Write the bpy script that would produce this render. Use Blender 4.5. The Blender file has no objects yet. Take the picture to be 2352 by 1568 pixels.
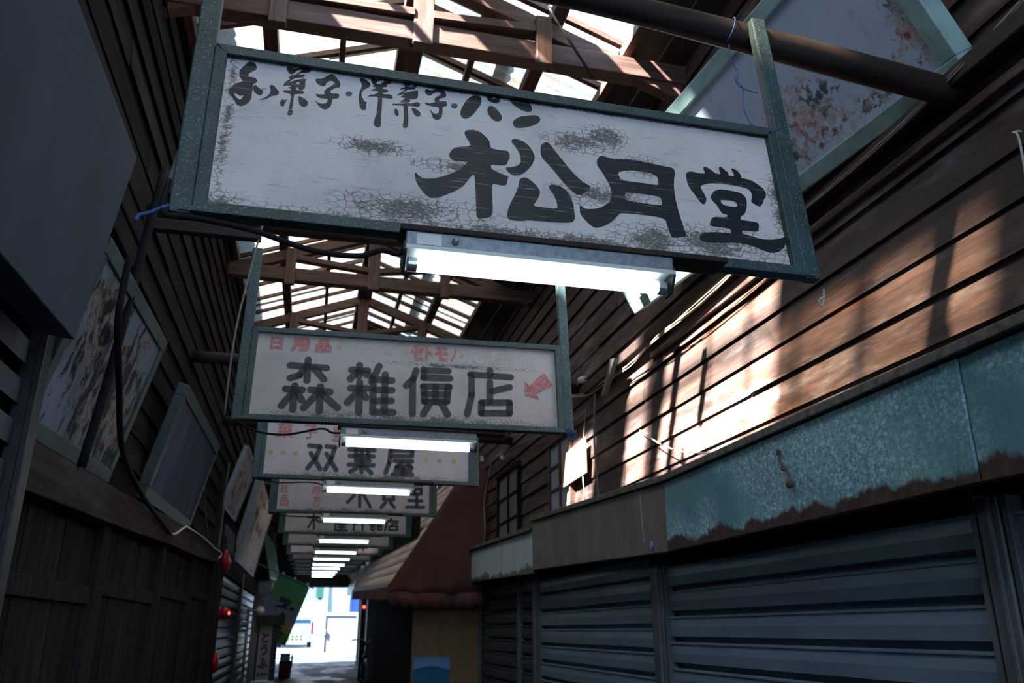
import bpy, bmesh, math, random
from mathutils import Vector, Matrix
C = bpy.context.scene.collection
sc = bpy.context.scene
R = math.radians
# ---------------------------------------------------------------- camera, light, exposure
cam_d = bpy.data.cameras.new('camera'); cam = bpy.data.objects.new('camera', cam_d); C.objects.link(cam)
cam_d.sensor_width = 36.0; cam_d.sensor_fit = 'HORIZONTAL'; cam_d.lens = 1885.0 * 36.0 / 2352.0
cam.location = (0, 0, 1.55)
cam.rotation_euler = (R(90 + 19.4), 0, R(-13.4))
cam_d.clip_start = 0.05; cam_d.clip_end = 300
cam_d.dof.use_dof = True; cam_d.dof.focus_distance = 2.15; cam_d.dof.aperture_fstop = 5.6
sc.camera = cam

world = bpy.data.worlds.new('world'); sc.world = world; world.use_nodes = True
wt = world.node_tree; wt.nodes.clear()
wo = wt.nodes.new('ShaderNodeOutputWorld'); wb = wt.nodes.new('ShaderNodeBackground')
wb.inputs['Color'].default_value = (0.52, 0.73, 1.0, 1); wb.inputs['Strength'].default_value = 3.6
wt.links.new(wb.outputs[0], wo.inputs[0])

sun_d = bpy.data.lights.new('sun', 'SUN'); sun = bpy.data.objects.new('sun', sun_d); C.objects.link(sun)
sun_d.energy = 82.0; sun_d.angle = R(2.2); sun_d.color = (1.0, 0.95, 0.90)
SUN = Vector((0.65, 0.25, -0.72))
sun.rotation_euler = SUN.to_track_quat('-Z', 'Y').to_euler()

sc.view_settings.view_transform = 'Standard'; sc.view_settings.look = 'None'
sc.view_settings.exposure = 0.65; sc.view_settings.gamma = 1.0; sc.view_settings.use_curve_mapping = False
sc.cycles.max_bounces = 8; sc.cycles.diffuse_bounces = 4; sc.cycles.transparent_max_bounces = 12
sc.cycles.use_denoising = True
sc.cycles.sample_clamp_indirect = 6.0

G = 0.025                                   # the alley climbs gently away from the camera
rnd = random.Random(7)
# ---------------------------------------------------------------- material helpers
class NT:
    def __init__(s, name):
        s.m = bpy.data.materials.new(name); s.m.use_nodes = True
        s.t = s.m.node_tree; s.t.nodes.clear()
        s.out = s.t.nodes.new('ShaderNodeOutputMaterial')
        s._co = None
    def n(s, typ, **kw):
        nd = s.t.nodes.new('ShaderNode' + typ)
        for k, v in kw.items(): setattr(nd, k, v)
        return nd
    def set(s, sock, v):
        if isinstance(v, bpy.types.NodeSocket): s.t.links.new(v, sock)
        elif isinstance(v, (tuple, list)) and len(v) == 3 and sock.type == 'RGBA': sock.default_value = (*v, 1)
        else: sock.default_value = v
    def co(s):
        if s._co is None: s._co = s.n('TexCoord').outputs['Object']
        return s._co
    def scaled(s, sc_, loc=(0, 0, 0)):
        m = s.n('Mapping'); s.set(m.inputs['Vector'], s.co()); m.inputs['Scale'].default_value = sc_; m.inputs['Location'].default_value = loc
        return m.outputs[0]
    def noise(s, scale=5, detail=4, rough=0.6, vec=None, dist=0.0):
        x = s.n('TexNoise'); x.inputs['Scale'].default_value = scale; x.inputs['Detail'].default_value = detail
        x.inputs['Roughness'].default_value = rough; x.inputs['Distortion'].default_value = dist
        s.set(x.inputs['Vector'], vec if vec is not None else s.co()); return x.outputs[0]
    def voro(s, scale, vec=None):
        x = s.n('TexVoronoi'); x.inputs['Scale'].default_value = scale
        s.set(x.inputs['Vector'], vec if vec is not None else s.co()); return x.outputs['Distance']
    def ramp(s, f, *stops, interp='LINEAR'):
        x = s.n('ValToRGB'); cr = x.color_ramp; cr.interpolation = interp
        while len(cr.elements) < len(stops): cr.elements.new(0.5)
        for e, (p, c) in zip(cr.elements, stops):
            e.position = p; e.color = (*c, 1) if isinstance(c, (tuple, list)) else (c, c, c, 1)
        s.set(x.inputs[0], f); return x.outputs[0]
    def mix(s, f, a, b, mode='MIX'):
        x = s.n('Mix', data_type='RGBA', blend_type=mode)
        s.set(x.inputs[0], f); s.set(x.inputs[6], a); s.set(x.inputs[7], b); return x.outputs[2]
    def math(s, op, a, b=0.0, c=None, clamp=False):
        x = s.n('Math', operation=op); x.use_clamp = clamp
        s.set(x.inputs[0], a); s.set(x.inputs[1], b)
        if c is not None: s.set(x.inputs[2], c)
        return x.outputs[0]
    def step(s, f, lo, hi):
        x = s.n('MapRange'); x.interpolation_type = 'SMOOTHSTEP'
        s.set(x.inputs[0], f); s.set(x.inputs[1], lo); s.set(x.inputs[2], hi); return x.outputs[0]
    def sep(s):
        x = s.n('SeparateXYZ'); s.set(x.inputs[0], s.co()); return x.outputs
    def blob(s, c, r):
        a = s.n('VectorMath', operation='SUBTRACT'); s.set(a.inputs[0], s.co()); a.inputs[1].default_value = c
        b = s.n('VectorMath', operation='DIVIDE'); s.set(b.inputs[0], a.outputs[0]); b.inputs[1].default_value = r
        l = s.n('VectorMath', operation='LENGTH'); s.set(l.inputs[0], b.outputs[0])
        return s.math('SUBTRACT', 1.0, l.outputs['Value'], clamp=True)
    def island(s): return s.n('NewGeometry').outputs['Random Per Island']
    def bump(s, h, strength=0.3, dist=0.01):
        x = s.n('Bump'); x.inputs['Strength'].default_value = strength; x.inputs['Distance'].default_value = dist
        s.set(x.inputs['Height'], h); return x.outputs[0]
    def bsdf(s, color, rough=0.6, metal=0.0, normal=None, spec=0.4, **kw):
        b = s.n('BsdfPrincipled'); s.set(b.inputs['Base Color'], color); s.set(b.inputs['Roughness'], rough)
        s.set(b.inputs['Metallic'], metal); b.inputs['Specular IOR Level'].default_value = spec
        if normal is not None: s.set(b.inputs['Normal'], normal)
        for k, v in kw.items(): s.set(b.inputs[k], v)
        s.t.links.new(b.outputs[0], s.out.inputs[0]); return s.m

def wood(name, axis, dark, light, grey=None, greyamt=0.4, rough=0.65, spread=0.5, gs=1.0, warm=None, spec=.3):
    t = NT(name); sc_ = [16 * gs, 16 * gs, 16 * gs]; sc_[axis] = 0.9 * gs
    isl = t.island()
    v = t.n('VectorMath', operation='ADD'); t.set(v.inputs[0], t.scaled(sc_))
    cmb = t.n('CombineXYZ'); t.set(cmb.inputs[0], t.math('MULTIPLY', isl, 37.0)); t.set(cmb.inputs[1], t.math('MULTIPLY', isl, 91.0)); t.set(cmb.inputs[2], t.math('MULTIPLY', isl, 53.0))
    t.set(v.inputs[1], cmb.outputs[0])
    g = t.noise(1.6, 7, 0.7, v.outputs[0], 0.8)
    col = t.ramp(g, (0.3, dark), (0.72, light))
    if grey is not None:
        sc2 = [5, 5, 5]; sc2[axis] = 1.2
        w = t.noise(1.3, 5, 0.65, t.scaled(sc2))
        col = t.mix(t.math('MULTIPLY', t.step(w, 0.48, 0.72), greyamt), col, grey)
    if warm is not None:
        sc3 = [7, 7, 7]; sc3[axis] = .8
        w3 = t.noise(1.2, 5, .7, t.scaled(sc3, (3, 11, 5)), .5); col = t.mix(t.math('MULTIPLY', t.step(w3, .53, .70), .75), col, warm)
        w4 = t.noise(1.1, 5, .7, t.scaled([x * .6 for x in sc3], (9, 1, 2)), .3); col = t.mix(t.math('MULTIPLY', t.step(w4, .50, .66), .75), col, tuple(x * .55 for x in dark))
    br = t.math('MULTIPLY_ADD', isl, spread * 2, 1 - spread)
    col = t.mix(1.0, col, t.n('CombineColor').outputs[0], 'MIX') if False else col
    mul = t.n('VectorMath', operation='SCALE'); t.set(mul.inputs[0], col); t.set(mul.inputs['Scale'], br)
    return t.bsdf(mul.outputs[0], rough, normal=t.bump(g, 0.45, 0.006), spec=spec)

def plain(name, col, rough=0.6, metal=0.0, var=0.25, scale=9, spec=0.4, stretch=(1, 1, 1), bump=0.0):
    t = NT(name); n_ = t.noise(scale, 5, 0.65, t.scaled(stretch))
    c = t.ramp(n_, (0.3, tuple(x * (1 - var) for x in col)), (0.7, tuple(min(1, x * (1 + var)) for x in col)))
    return t.bsdf(c, rough, metal, normal=t.bump(n_, bump, 0.004) if bump else None, spec=spec)

def teal(name, base=(0.040, 0.080, 0.088), speck=(0.26, 0.40, 0.43), rust=(0.055, 0.035, 0.03), wear=0.5):
    t = NT(name)
    a = t.noise(7, 5, 0.6); col = t.mix(t.step(a, 0.35, 0.7), base, tuple(x * 0.55 for x in base))
    s = t.noise(190, 3, 0.7); col = t.mix(t.math('MULTIPLY', t.step(s, 0.56, 0.68), 0.55), col, speck)
    r_ = t.noise(11, 6, 0.7, t.scaled((1, 1, 1), (3, 5, 1))); col = t.mix(t.math('MULTIPLY', t.step(r_, 0.58, 0.72), wear), col, rust)
    return t.bsdf(col, 0.5, normal=t.bump(s, 0.35, 0.002), spec=0.45)

M = {}
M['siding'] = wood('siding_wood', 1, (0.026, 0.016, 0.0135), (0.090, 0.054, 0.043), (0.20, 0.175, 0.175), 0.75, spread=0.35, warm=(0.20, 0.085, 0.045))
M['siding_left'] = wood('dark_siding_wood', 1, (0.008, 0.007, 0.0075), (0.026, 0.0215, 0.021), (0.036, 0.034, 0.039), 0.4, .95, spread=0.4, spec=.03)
M['truss'] = wood('truss_wood', 0, (0.030, 0.016, 0.013), (0.14, 0.070, 0.048), (0.16, 0.125, 0.115), 0.35, spread=0.25)
M['post'] = wood('post_wood', 2, (0.030, 0.016, 0.013), (0.14, 0.070, 0.048), (0.16, 0.125, 0.115), 0.35, spread=0.25)
M['purlin'] = wood('purlin_wood', 1, (0.030, 0.016, 0.013), (0.11, 0.055, 0.04), None, spread=0.25)
M['log'] = wood('log_wood', 0, (0.009, 0.006, 0.0055), (0.036, 0.021, 0.016), (0.05, 0.042, 0.038), 0.5, spread=0.1)
M['door'] = wood('door_wood', 2, (0.014, 0.013, 0.0135), (0.038, 0.033, 0.032), (0.046, 0.045, 0.048), 0.4, .95, spread=0.25, spec=.03)
M['beam_left'] = wood('lintel_wood', 1, (0.022, 0.020, 0.019), (0.070, 0.060, 0.056), (0.09, 0.086, 0.083), 0.5, .95, spread=0.1, spec=.04)
M['orange_wood'] = wood('warm_board_wood', 0, (0.13, 0.06, 0.035), (0.34, 0.17, 0.10), None, spread=0.1)
M['ply'] = wood('plywood', 2, (0.30, 0.19, 0.12), (0.50, 0.35, 0.24), None, spread=0.02, gs=0.5)
M['partition'] = wood('partition_ply', 2, (0.26, 0.16, 0.085), (0.38, 0.245, 0.135), None, spread=0.02, gs=0.5)
M['teal'] = teal('teal_paint')
M['teal_light'] = teal('pale_teal_paint', (0.33, 0.52, 0.51), (0.58, 0.72, 0.72), (0.12, 0.12, 0.11), 0.3)
M['teal_dark'] = teal('dark_teal_paint', (0.035, 0.062, 0.068), (0.08, 0.12, 0.13), (0.03, 0.025, 0.022), 0.5)
M['metal'] = plain('grey_metal', (0.22, 0.25, 0.28), 0.42, 0.4, 0.3, 60)
M['metal_dark'] = plain('dark_metal', (0.035, 0.037, 0.042), 0.45, 0.3, 0.3, 30)
M['white'] = plain('white_enamel', (0.72, 0.77, 0.76), 0.4, 0, 0.06, 8)
M['cable'] = plain('black_cable', (0.014, 0.014, 0.016), 0.75, 0, 0.2, 20, .1)
M['cable_grey'] = plain('grey_cable', (0.16, 0.15, 0.14), 0.6, 0, 0.3, 20)
M['cable_tan'] = plain('tan_cable', (0.30, 0.25, 0.19), 0.7, 0, 0.3, 20)
M['rope_white'] = plain('white_rope', (0.5, 0.48, 0.45), 0.8, 0, 0.2, 40)
M['rope_blue'] = plain('blue_twine', (0.03, 0.09, 0.32), 0.6, 0, 0.3, 40)
M['porcelain'] = plain('porcelain', (0.62, 0.64, 0.66), 0.15, 0, 0.05, 8)
M['red'] = plain('red_enamel', (0.33, 0.010, 0.022), 0.3, 0, 0.2, 12, .25)
M['rope_brown'] = plain('brown_rope', (0.10, 0.07, 0.055), 0.85, 0, 0.4, 60, bump=0.5)

# shutter: blue grey painted steel
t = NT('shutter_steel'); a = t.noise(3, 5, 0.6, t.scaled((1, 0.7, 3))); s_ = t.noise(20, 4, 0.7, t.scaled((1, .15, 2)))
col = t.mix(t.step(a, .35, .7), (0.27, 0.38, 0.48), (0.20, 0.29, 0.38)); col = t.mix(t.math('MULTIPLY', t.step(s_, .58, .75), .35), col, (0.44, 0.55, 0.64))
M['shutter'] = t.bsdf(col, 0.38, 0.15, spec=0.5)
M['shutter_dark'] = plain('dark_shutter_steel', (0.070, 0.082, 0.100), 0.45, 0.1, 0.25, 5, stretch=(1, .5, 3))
M['shutter_far'] = plain('darker_shutter_steel', (0.030, 0.035, 0.045), 0.35, 0.2, 0.25, 5, .5, (1, .5, 3))  # darker grey steel for the far left shutter
M['post_steel'] = plain('rusty_post_steel', (0.14, 0.155, 0.175), 0.5, 0.1, 0.45, 4, stretch=(2, 2, .5))

# teal fascia: pale corrosion bloom, rust creeping up from the lower edge
t = NT('fascia_teal_sheet'); X, Y, Z = t.sep()
big = t.noise(1.5, 4, .6, t.scaled((1, 1, 1.6))); sp = t.voro(52, t.scaled((1, .8, 1))); sp2 = t.noise(45, 6, .8)
sp3 = t.voro(105, t.scaled((1, .8, 1)))
col = t.mix(t.step(t.noise(5, 3, .5), .35, .7), (0.095, 0.25, 0.29), (0.15, 0.34, 0.345))
bloom = t.step(big, .36, .60)
dots = t.math('MAXIMUM', t.step(sp, .42, .22), t.math('MULTIPLY', t.step(sp3, .40, .20), .8))
fl = t.math('MULTIPLY', bloom, t.math('MULTIPLY_ADD', dots, .55, t.math('MULTIPLY', t.step(sp2, .40, .62), .55)))
col = t.mix(t.math('MINIMUM', fl, .9), col, (0.58, 0.79, 0.90))
edge = t.math('MULTIPLY_ADD', t.noise(3.2, 6, .65, t.scaled((1, 1, .6))), .22, -.07)
ru = t.step(Z, t.math('ADD', edge, .02), t.math('ADD', edge, -.004))
col = t.mix(ru, col, t.ramp(t.noise(26, 5, .7), (.3, (0.035, 0.022, 0.017)), (.7, (0.10, 0.052, 0.034))))
M['fascia_teal'] = t.bsdf(col, t.math('MULTIPLY_ADD', ru, .3, .5), normal=t.bump(sp2, .15, .002))
t = NT('fascia_pale_sheet'); st = t.noise(4, 5, .6, t.scaled((1, 3, .35)))
X, Y, Z = t.sep(); col = t.ramp(st, (.3, (0.42, 0.56, 0.61)), (.7, (0.62, 0.76, 0.81)))
ru = t.step(Z, t.math('MULTIPLY_ADD', t.noise(4, 5, .65), .2, -.02), t.math('MULTIPLY_ADD', t.noise(4, 5, .65), .2, -.06))
M['fascia_pale'] = t.bsdf(t.mix(t.math('MULTIPLY', ru, .85), col, (0.08, 0.05, 0.035)), .55)
t = NT('fascia_brown_sheet'); a = t.noise(3, 5, .6, t.scaled((1, 1.5, .7))); b = t.noise(40, 4, .7)
M['fascia_brown'] = t.bsdf(t.mix(t.math('MULTIPLY', t.step(b, .5, .7), .35), t.ramp(a, (.3, (0.13, 0.105, 0.094)), (.7, (0.23, 0.188, 0.168))), (0.24, 0.235, 0.24)), .55)
M['ledge'] = plain('mossy_tin_ledge', (0.13, 0.115, 0.10), .8, 0, .6, 22, bump=.8)

# painted sign boards
def board(name, base, stain, masks, crack=0.5):
    t = NT(name)
    a = t.noise(4, 5, .6); g = t.noise(2.2, 5, .7, t.scaled((5, 1, 90)))
    fine = t.noise(260, 3, .7)
    col = t.mix(t.step(a, .35, .75), base, stain)
    col = t.mix(t.math('MULTIPLY', t.step(fine, .5, .75), .35), col, tuple(x * .5 for x in base))
    col = t.mix(t.math('MULTIPLY', t.step(g, .585, .67), crack), col, (0.07, 0.062, 0.062))
    m = None
    for c, r_ in masks:
        b_ = t.blob(c, r_); m = b_ if m is None else t.math('MAXIMUM', m, b_)
    if m is not None:
        m = t.math('MULTIPLY', m, t.math('MULTIPLY_ADD', t.noise(1.0, 5, .7, t.scaled((9, 1, 14))), 4.4, -.95), clamp=True)
        fk = t.noise(1.0, 6, .8, t.scaled((110, 1, 250)), .8); th = t.math('MULTIPLY_ADD', m, -.33, .74)
        mm = t.step(fk, th, t.math('ADD', th, .05))
        vc = t.n('TexVoronoi', feature='DISTANCE_TO_EDGE'); vc.inputs['Scale'].default_value = 1.0; vv_ = t.n('VectorMath', operation='ADD'); t.set(vv_.inputs[0], t.scaled((42, 1, 75))); t.set(vv_.inputs[1], t.noise(14, 3, .6)); t.set(vc.inputs['Vector'], vv_.outputs[0])
        ck = t.math('MULTIPLY', t.step(vc.outputs[0], .07, .03), t.step(m, .05, .5))
        mm = t.math('MAXIMUM', mm, t.math('MULTIPLY', ck, .8))
        col = t.mix(t.math('MULTIPLY', mm, .85), col, t.ramp(t.noise(300, 2), (.4, (0.035, 0.028, 0.026)), (.6, (0.10, 0.082, 0.076))))
    return t.bsdf(col, .62, normal=t.bump(g, .3, .002), spec=.3)
M['board_one'] = board('aged_cream_board', (0.74, 0.72, 0.73), (0.58, 0.555, 0.555),
    [((1.31, 0, .085), (.26, 1, .075)), ((1.12, 0, .075), (.16, 1, .07)), ((.52, 0, .085), (.26, 1, .06)), ((.95, 0, .345), (.15, 1, .045)), ((1.02, 0, .375), (.09, 1, .06)),
     ((.42, 0, .25), (.13, 1, .035)), ((.62, 0, .22), (.14, 1, .03)), ((1.12, 0, .30), (.08, 1, .05)), ((.8, 0, .05), (.8, 1, .030)), ((.10, 0, .05), (.08, 1, .04)), ((1.51, 0, .2), (.04, 1, .25)), ((.09, 0, .3), (.02, 1, .3)), ((.8, 0, .456), (.9, 1, .010)), ((1.0, 0, .19), (.2, 1, .05))])
M['board_two'] = board('aged_grey_board', (0.56, 0.52, 0.52), (0.43, 0.395, 0.39), [((.8, 0, .04), (.9, 1, .05)), ((1.0, 0, .33), (.5, 1, .02))], .35)
M['board_three'] = board('aged_lilac_board', (0.60, 0.57, 0.61), (0.48, 0.455, 0.49), [((.8, 0, .04), (.9, 1, .05))], .3)
def paint(name, col, amount=0.35, under=(0.42, 0.40, 0.41), fade=0.0):
    t = NT(name); g = t.noise(1.0, 3, .6, t.scaled((7, 1, 230))); a = t.noise(30, 4, .7)
    c = t.mix(t.step(a, .35, .7), col, tuple(x * 1.35 for x in col))
    c = t.mix(t.math('MULTIPLY', t.step(g, .60, .655), amount), c, under)
    if fade: c = t.mix(t.math('MULTIPLY', t.step(t.noise(60, 4, .75), .42, .58), fade), c, under)
    return t.bsdf(c, .45, spec=.4)
M['ink'] = paint('black_sign_paint', (0.012, 0.017, 0.026), .5)
M['ink_soft'] = paint('faded_black_paint', (0.028, 0.034, 0.044), .25, (0.2, 0.19, 0.19), .12)
M['paint_blue'] = paint('blue_sign_paint', (0.02, 0.075, 0.16), .2)
M['paint_red'] = paint('red_sign_paint', (0.42, 0.12, 0.13), .3, (0.52, 0.47, 0.47), .35)
M['paint_faint'] = paint('faint_blue_paint', (0.43, 0.50, 0.53), .3, (0.50, 0.465, 0.465), .8)
M['paint_yellow'] = paint('ochre_sign_paint', (0.46, 0.33, 0.14), .25, (0.52, 0.48, 0.48), .3)
M['paint_maroon'] = paint('maroon_sign_paint', (0.13, 0.03, 0.035), .2)

# peeling billboard sheets
def flaky(name, base, base2, blobs, pink=(0.42, 0.27, 0.24), red=(0.17, 0.045, 0.04), dark=(0.05, 0.055, 0.07), bias=0.0, stretch=(9, 9, 9), sh_=0.0):
    t = NT(name); a = t.noise(3, 5, .6)
    col = t.ramp(a, (.3, base), (.7, base2))
    m = None
    for c, r_ in blobs:
        b_ = t.blob(c, r_); m = b_ if m is None else t.math('MAXIMUM', m, b_)
    f1 = t.noise(1.0, 7, .72, t.scaled(stretch), .3)
    th = t.math('MULTIPLY_ADD', m, -.26, .72 - bias) if m is not None else .6 - bias
    k = t.step(f1, th, t.math('ADD', th, .012))
    under = t.ramp(t.noise(6, 4, .7, t.scaled((1, 1, 1), (7, 2, 4))), (.40 + sh_, red), (.50 + sh_, pink), (.60 + sh_, dark))
    ed = t.math('SUBTRACT', t.step(f1, t.math('SUBTRACT', th, .03), th), k, clamp=True)
    col = t.mix(t.math('MULTIPLY', ed, .45), col, tuple(x * .4 for x in base))
    col = t.mix(k, col, under)
    st = t.noise(5, 4, .6, t.scaled((1, 3, .5), (1, 8, 2)))
    col = t.mix(t.math('MULTIPLY', t.step(st, .55, .75), .35), col, (0.16, 0.15, 0.13))
    return t.bsdf(col, .55, normal=t.bump(k, -.6, .006), spec=.15)

M['tube_cap'] = plain('tube_cap_metal', (0.5, 0.52, 0.55), .3, .8, .05, 5)
t = NT('lit_fluorescent_tube'); e = t.n('Emission'); e.inputs['Color'].default_value = (0.80, 0.97, 1.0, 1); e.inputs['Strength'].default_value = 4.5
t.t.links.new(e.outputs[0], t.out.inputs[0]); M['tube'] = t.m
t = NT('lit_red_lamp'); e = t.n('Emission'); e.inputs['Color'].default_value = (1.0, 0.05, 0.03, 1); e.inputs['Strength'].default_value = 5.0
t.t.links.new(e.outputs[0], t.out.inputs[0]); M['red_glow'] = t.m

# translucent corrugated sheet
def sheetmat(name, tr, dirt):
    t = NT(name); a = t.noise(2.5, 5, .65, t.scaled((.8, 3, 1))); b = t.noise(30, 3, .6, t.scaled((1, 8, 1)))
    c = t.ramp(a, (.35, tuple(x * dirt for x in (0.125, 0.105, 0.075))), (.6, (0.098, 0.113, 0.122)))
    c = t.mix(t.math('MULTIPLY', t.step(b, .46, .66), .55), c, (0.04, 0.04, 0.042))
    tl = t.n('BsdfTranslucent'); t.set(tl.inputs['Color'], c)
    df = t.n('BsdfDiffuse'); t.set(df.inputs['Color'], c)
    mx = t.n('MixShader'); mx.inputs[0].default_value = .35; t.t.links.new(tl.outputs[0], mx.inputs[1]); t.t.links.new(df.outputs[0], mx.inputs[2])
    tp = t.n('BsdfTransparent'); t.set(tp.inputs['Color'], (1.0, 0.80, 0.60)); m2 = t.n('MixShader'); m2.inputs[0].default_value = tr
    t.t.links.new(mx.outputs[0], m2.inputs[1]); t.t.links.new(tp.outputs[0], m2.inputs[2]); t.t.links.new(m2.outputs[0], t.out.inputs[0])
    return t.m
M['sheet'] = sheetmat('translucent_corrugated_plastic', 0.0, .8)
M['sheet_clear'] = sheetmat('worn_clear_corrugated_plastic', 0.13, .9)

# ---------------------------------------------------------------- mesh helpers
class MB:
    def __init__(s, o=(0, 0, 0)): s.b = bmesh.new(); s.o = Vector(o)
    def hexa(s, p):
        v = [s.b.verts.new(Vector(q)) for q in p]
        for f in ((0, 3, 2, 1), (4, 5, 6, 7), (0, 1, 5, 4), (1, 2, 6, 5), (2, 3, 7, 6), (3, 0, 4, 7)): s.b.faces.new([v[i] for i in f])
        return s
    def box(s, a, b):
        x0, y0, z0 = a; x1, y1, z1 = b
        return s.hexa([(x0, y0, z0), (x1, y0, z0), (x1, y1, z0), (x0, y1, z0), (x0, y0, z1), (x1, y0, z1), (x1, y1, z1), (x0, y1, z1)])
    def bar(s, p, q, w, h, up=(0, 0, 1)):                 # w across, h along up
        p, q = Vector(p), Vector(q); d = (q - p).normalized(); a = d.cross(Vector(up)).normalized(); u = a.cross(d)
        a = a * w / 2; u = u * h / 2
        return s.hexa([p - a - u, p + a - u, q + a - u, q - a - u, p - a + u, p + a + u, q + a + u, q - a + u])
    def tube(s, pts, r, n=8, smooth=6, caps=True):
        P = [Vector(p) for p in pts]
        if smooth and len(P) > 2: P = spline(P, smooth)
        rings = []; up = Vector((0.31, 0.17, 0.93))
        for i, p in enumerate(P):
            d = (P[min(i + 1, len(P) - 1)] - P[max(i - 1, 0)]).normalized()
            a = d.cross(up)
            if a.length < 1e-4: a = d.cross(Vector((1, 0, 0)))
            a.normalize(); u = a.cross(d); up = u if abs(u.dot(d)) < .9 else up
            rr = r(i / (len(P) - 1)) if callable(r) else r
            rings.append([s.b.verts.new(p + a * rr * math.cos(2 * math.pi * k / n) + u * rr * math.sin(2 * math.pi * k / n)) for k in range(n)])
        for A, B in zip(rings, rings[1:]):
            for k in range(n): s.b.faces.new((A[k], A[(k + 1) % n], B[(k + 1) % n], B[k]))
        if caps: s.b.faces.new(rings[0][::-1]); s.b.faces.new(rings[-1])
        return s
    def prism(s, poly, d):                                # poly: 3D points, d: extrusion vector
        d = Vector(d); a = [s.b.verts.new(Vector(p)) for p in poly]; b = [s.b.verts.new(Vector(p) + d) for p in poly]
        s.b.faces.new(a[::-1]); s.b.faces.new(b)
        for i in range(len(a)): j = (i + 1) % len(a); s.b.faces.new((a[i], a[j], b[j], b[i]))
        return s
    def strip(s, profile, d):                             # open profile swept along d (thin sheet)
        d = Vector(d); a = [s.b.verts.new(Vector(p)) for p in profile]; b = [s.b.verts.new(Vector(p) + d) for p in profile]
        for i in range(len(a) - 1): s.b.faces.new((a[i], a[i + 1], b[i + 1], b[i]))
        return s
    def lathe(s, prof, base, axis, n=20):                 # prof: (r, h)
        axis = Vector(axis).normalized(); a = axis.orthogonal().normalized(); u = axis.cross(a); base = Vector(base); rings = []
        for r_, h in prof:
            rings.append([s.b.verts.new(base + axis * h + (a * math.cos(2 * math.pi * k / n) + u * math.sin(2 * math.pi * k / n)) * max(r_, 1e-4)) for k in range(n)])
        for A, B in zip(rings, rings[1:]):
            for k in range(n): s.b.faces.new((A[k], A[(k + 1) % n], B[(k + 1) % n], B[k]))
        s.b.faces.new(rings[0][::-1]); s.b.faces.new(rings[-1]); return s
    def poly(s, pts): s.b.faces.new([s.b.verts.new(Vector(p)) for p in pts]); return s
    def build(s, name, mat, parent=None, smooth=False, bevel=0.0, solid=0.0):
        bmesh.ops.recalc_face_normals(s.b, faces=s.b.faces)
        o_ = parent.get('_o', None) if parent is not None else None
        off = -Vector(s.o) if o_ is None else -Vector(o_)
        for v in s.b.verts: v.co += off
        me = bpy.data.meshes.new(name); s.b.to_mesh(me); s.b.free(); me.materials.append(M[mat] if isinstance(mat, str) else mat)
        if smooth:
            for p in me.polygons: p.use_smooth = True
        o = bpy.data.objects.new(name, me); C.objects.link(o)
        if parent is not None:
            o.parent = parent
            if o_ is not None: o['_o'] = tuple(o_)
        else: o.location = s.o
        if bevel:
            m = o.modifiers.new('bevel', 'BEVEL'); m.width = bevel; m.segments = 2; m.limit_method = 'ANGLE'; m.angle_limit = R(50)
        if solid:
            m = o.modifiers.new('solid', 'SOLIDIFY'); m.thickness = solid
        return o
def spline(P, k):
    out = []
    for i in range(len(P) - 1):
        p0 = P[max(i - 1, 0)]; p1 = P[i]; p2 = P[i + 1]; p3 = P[min(i + 2, len(P) - 1)]
        for j in range(k):
            t_ = j / k
            out.append(0.5 * ((2 * p1) + (p2 - p0) * t_ + (2 * p0 - 5 * p1 + 4 * p2 - p3) * t_ * t_ + (3 * p1 - p0 - 3 * p2 + p3) * t_ ** 3))
    return out + [P[-1]]
def tag(o, label=None, cat=None, group=None, kind=None):
    if label: o['label'] = label
    if cat: o['category'] = cat
    if group: o['group'] = group
    if kind: o['kind'] = kind
    return o
def thing(name, label, cat, loc=(0, 0, 0), rot=(0, 0, 0), group=None, local=False):
    """Empty at a thing's base. Parts are drawn in world coordinates and moved to the base, or (local) drawn in the thing's own frame."""
    o = bpy.data.objects.new(name, None); C.objects.link(o); o.empty_display_size = .1
    o.location = loc; o.rotation_euler = rot
    o['_o'] = (0.0, 0.0, 0.0) if local else tuple(float(x) for x in loc)
    return tag(o, label, cat, group)
def struct(o): o['kind'] = 'structure'; return o
def copy_tree(o, parent=None):
    c = o.copy(); C.objects.link(c)
    if parent is not None: c.parent = parent
    for ch in list(o.children): copy_tree(ch, c)
    return c
def chaikin(p, it=2, q=.22):
    for _ in range(it):
        o = []
        for i in range(len(p)):
            a, b = p[i], p[(i + 1) % len(p)]
            o += [(a[0] + (b[0] - a[0]) * q, a[1] + (b[1] - a[1]) * q), (b[0] + (a[0] - b[0]) * q, b[1] + (a[1] - b[1]) * q)]
        p = o
    return p
def fill2d(loops):                                        # outline + holes -> (verts, faces) in the plane
    cu = bpy.data.curves.new('tmp', 'CURVE'); cu.dimensions = '2D'; cu.fill_mode = 'BOTH'
    for lp in loops:
        sp = cu.splines.new('POLY'); sp.points.add(len(lp) - 1); sp.use_cyclic_u = True
        for q, p in zip(sp.points, lp): q.co = (p[0], p[1], 0, 1)
    return _mesh2d(cu)
def _mesh2d(cu):
    o = bpy.data.objects.new('tmp', cu); C.objects.link(o); dg = bpy.context.evaluated_depsgraph_get()
    me = bpy.data.meshes.new_from_object(o.evaluated_get(dg))
    r_ = ([(v.co.x, v.co.y) for v in me.vertices], [tuple(p.vertices) for p in me.polygons])
    bpy.data.objects.remove(o); bpy.data.curves.remove(cu); bpy.data.meshes.remove(me); return r_
_gl = {}
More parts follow.
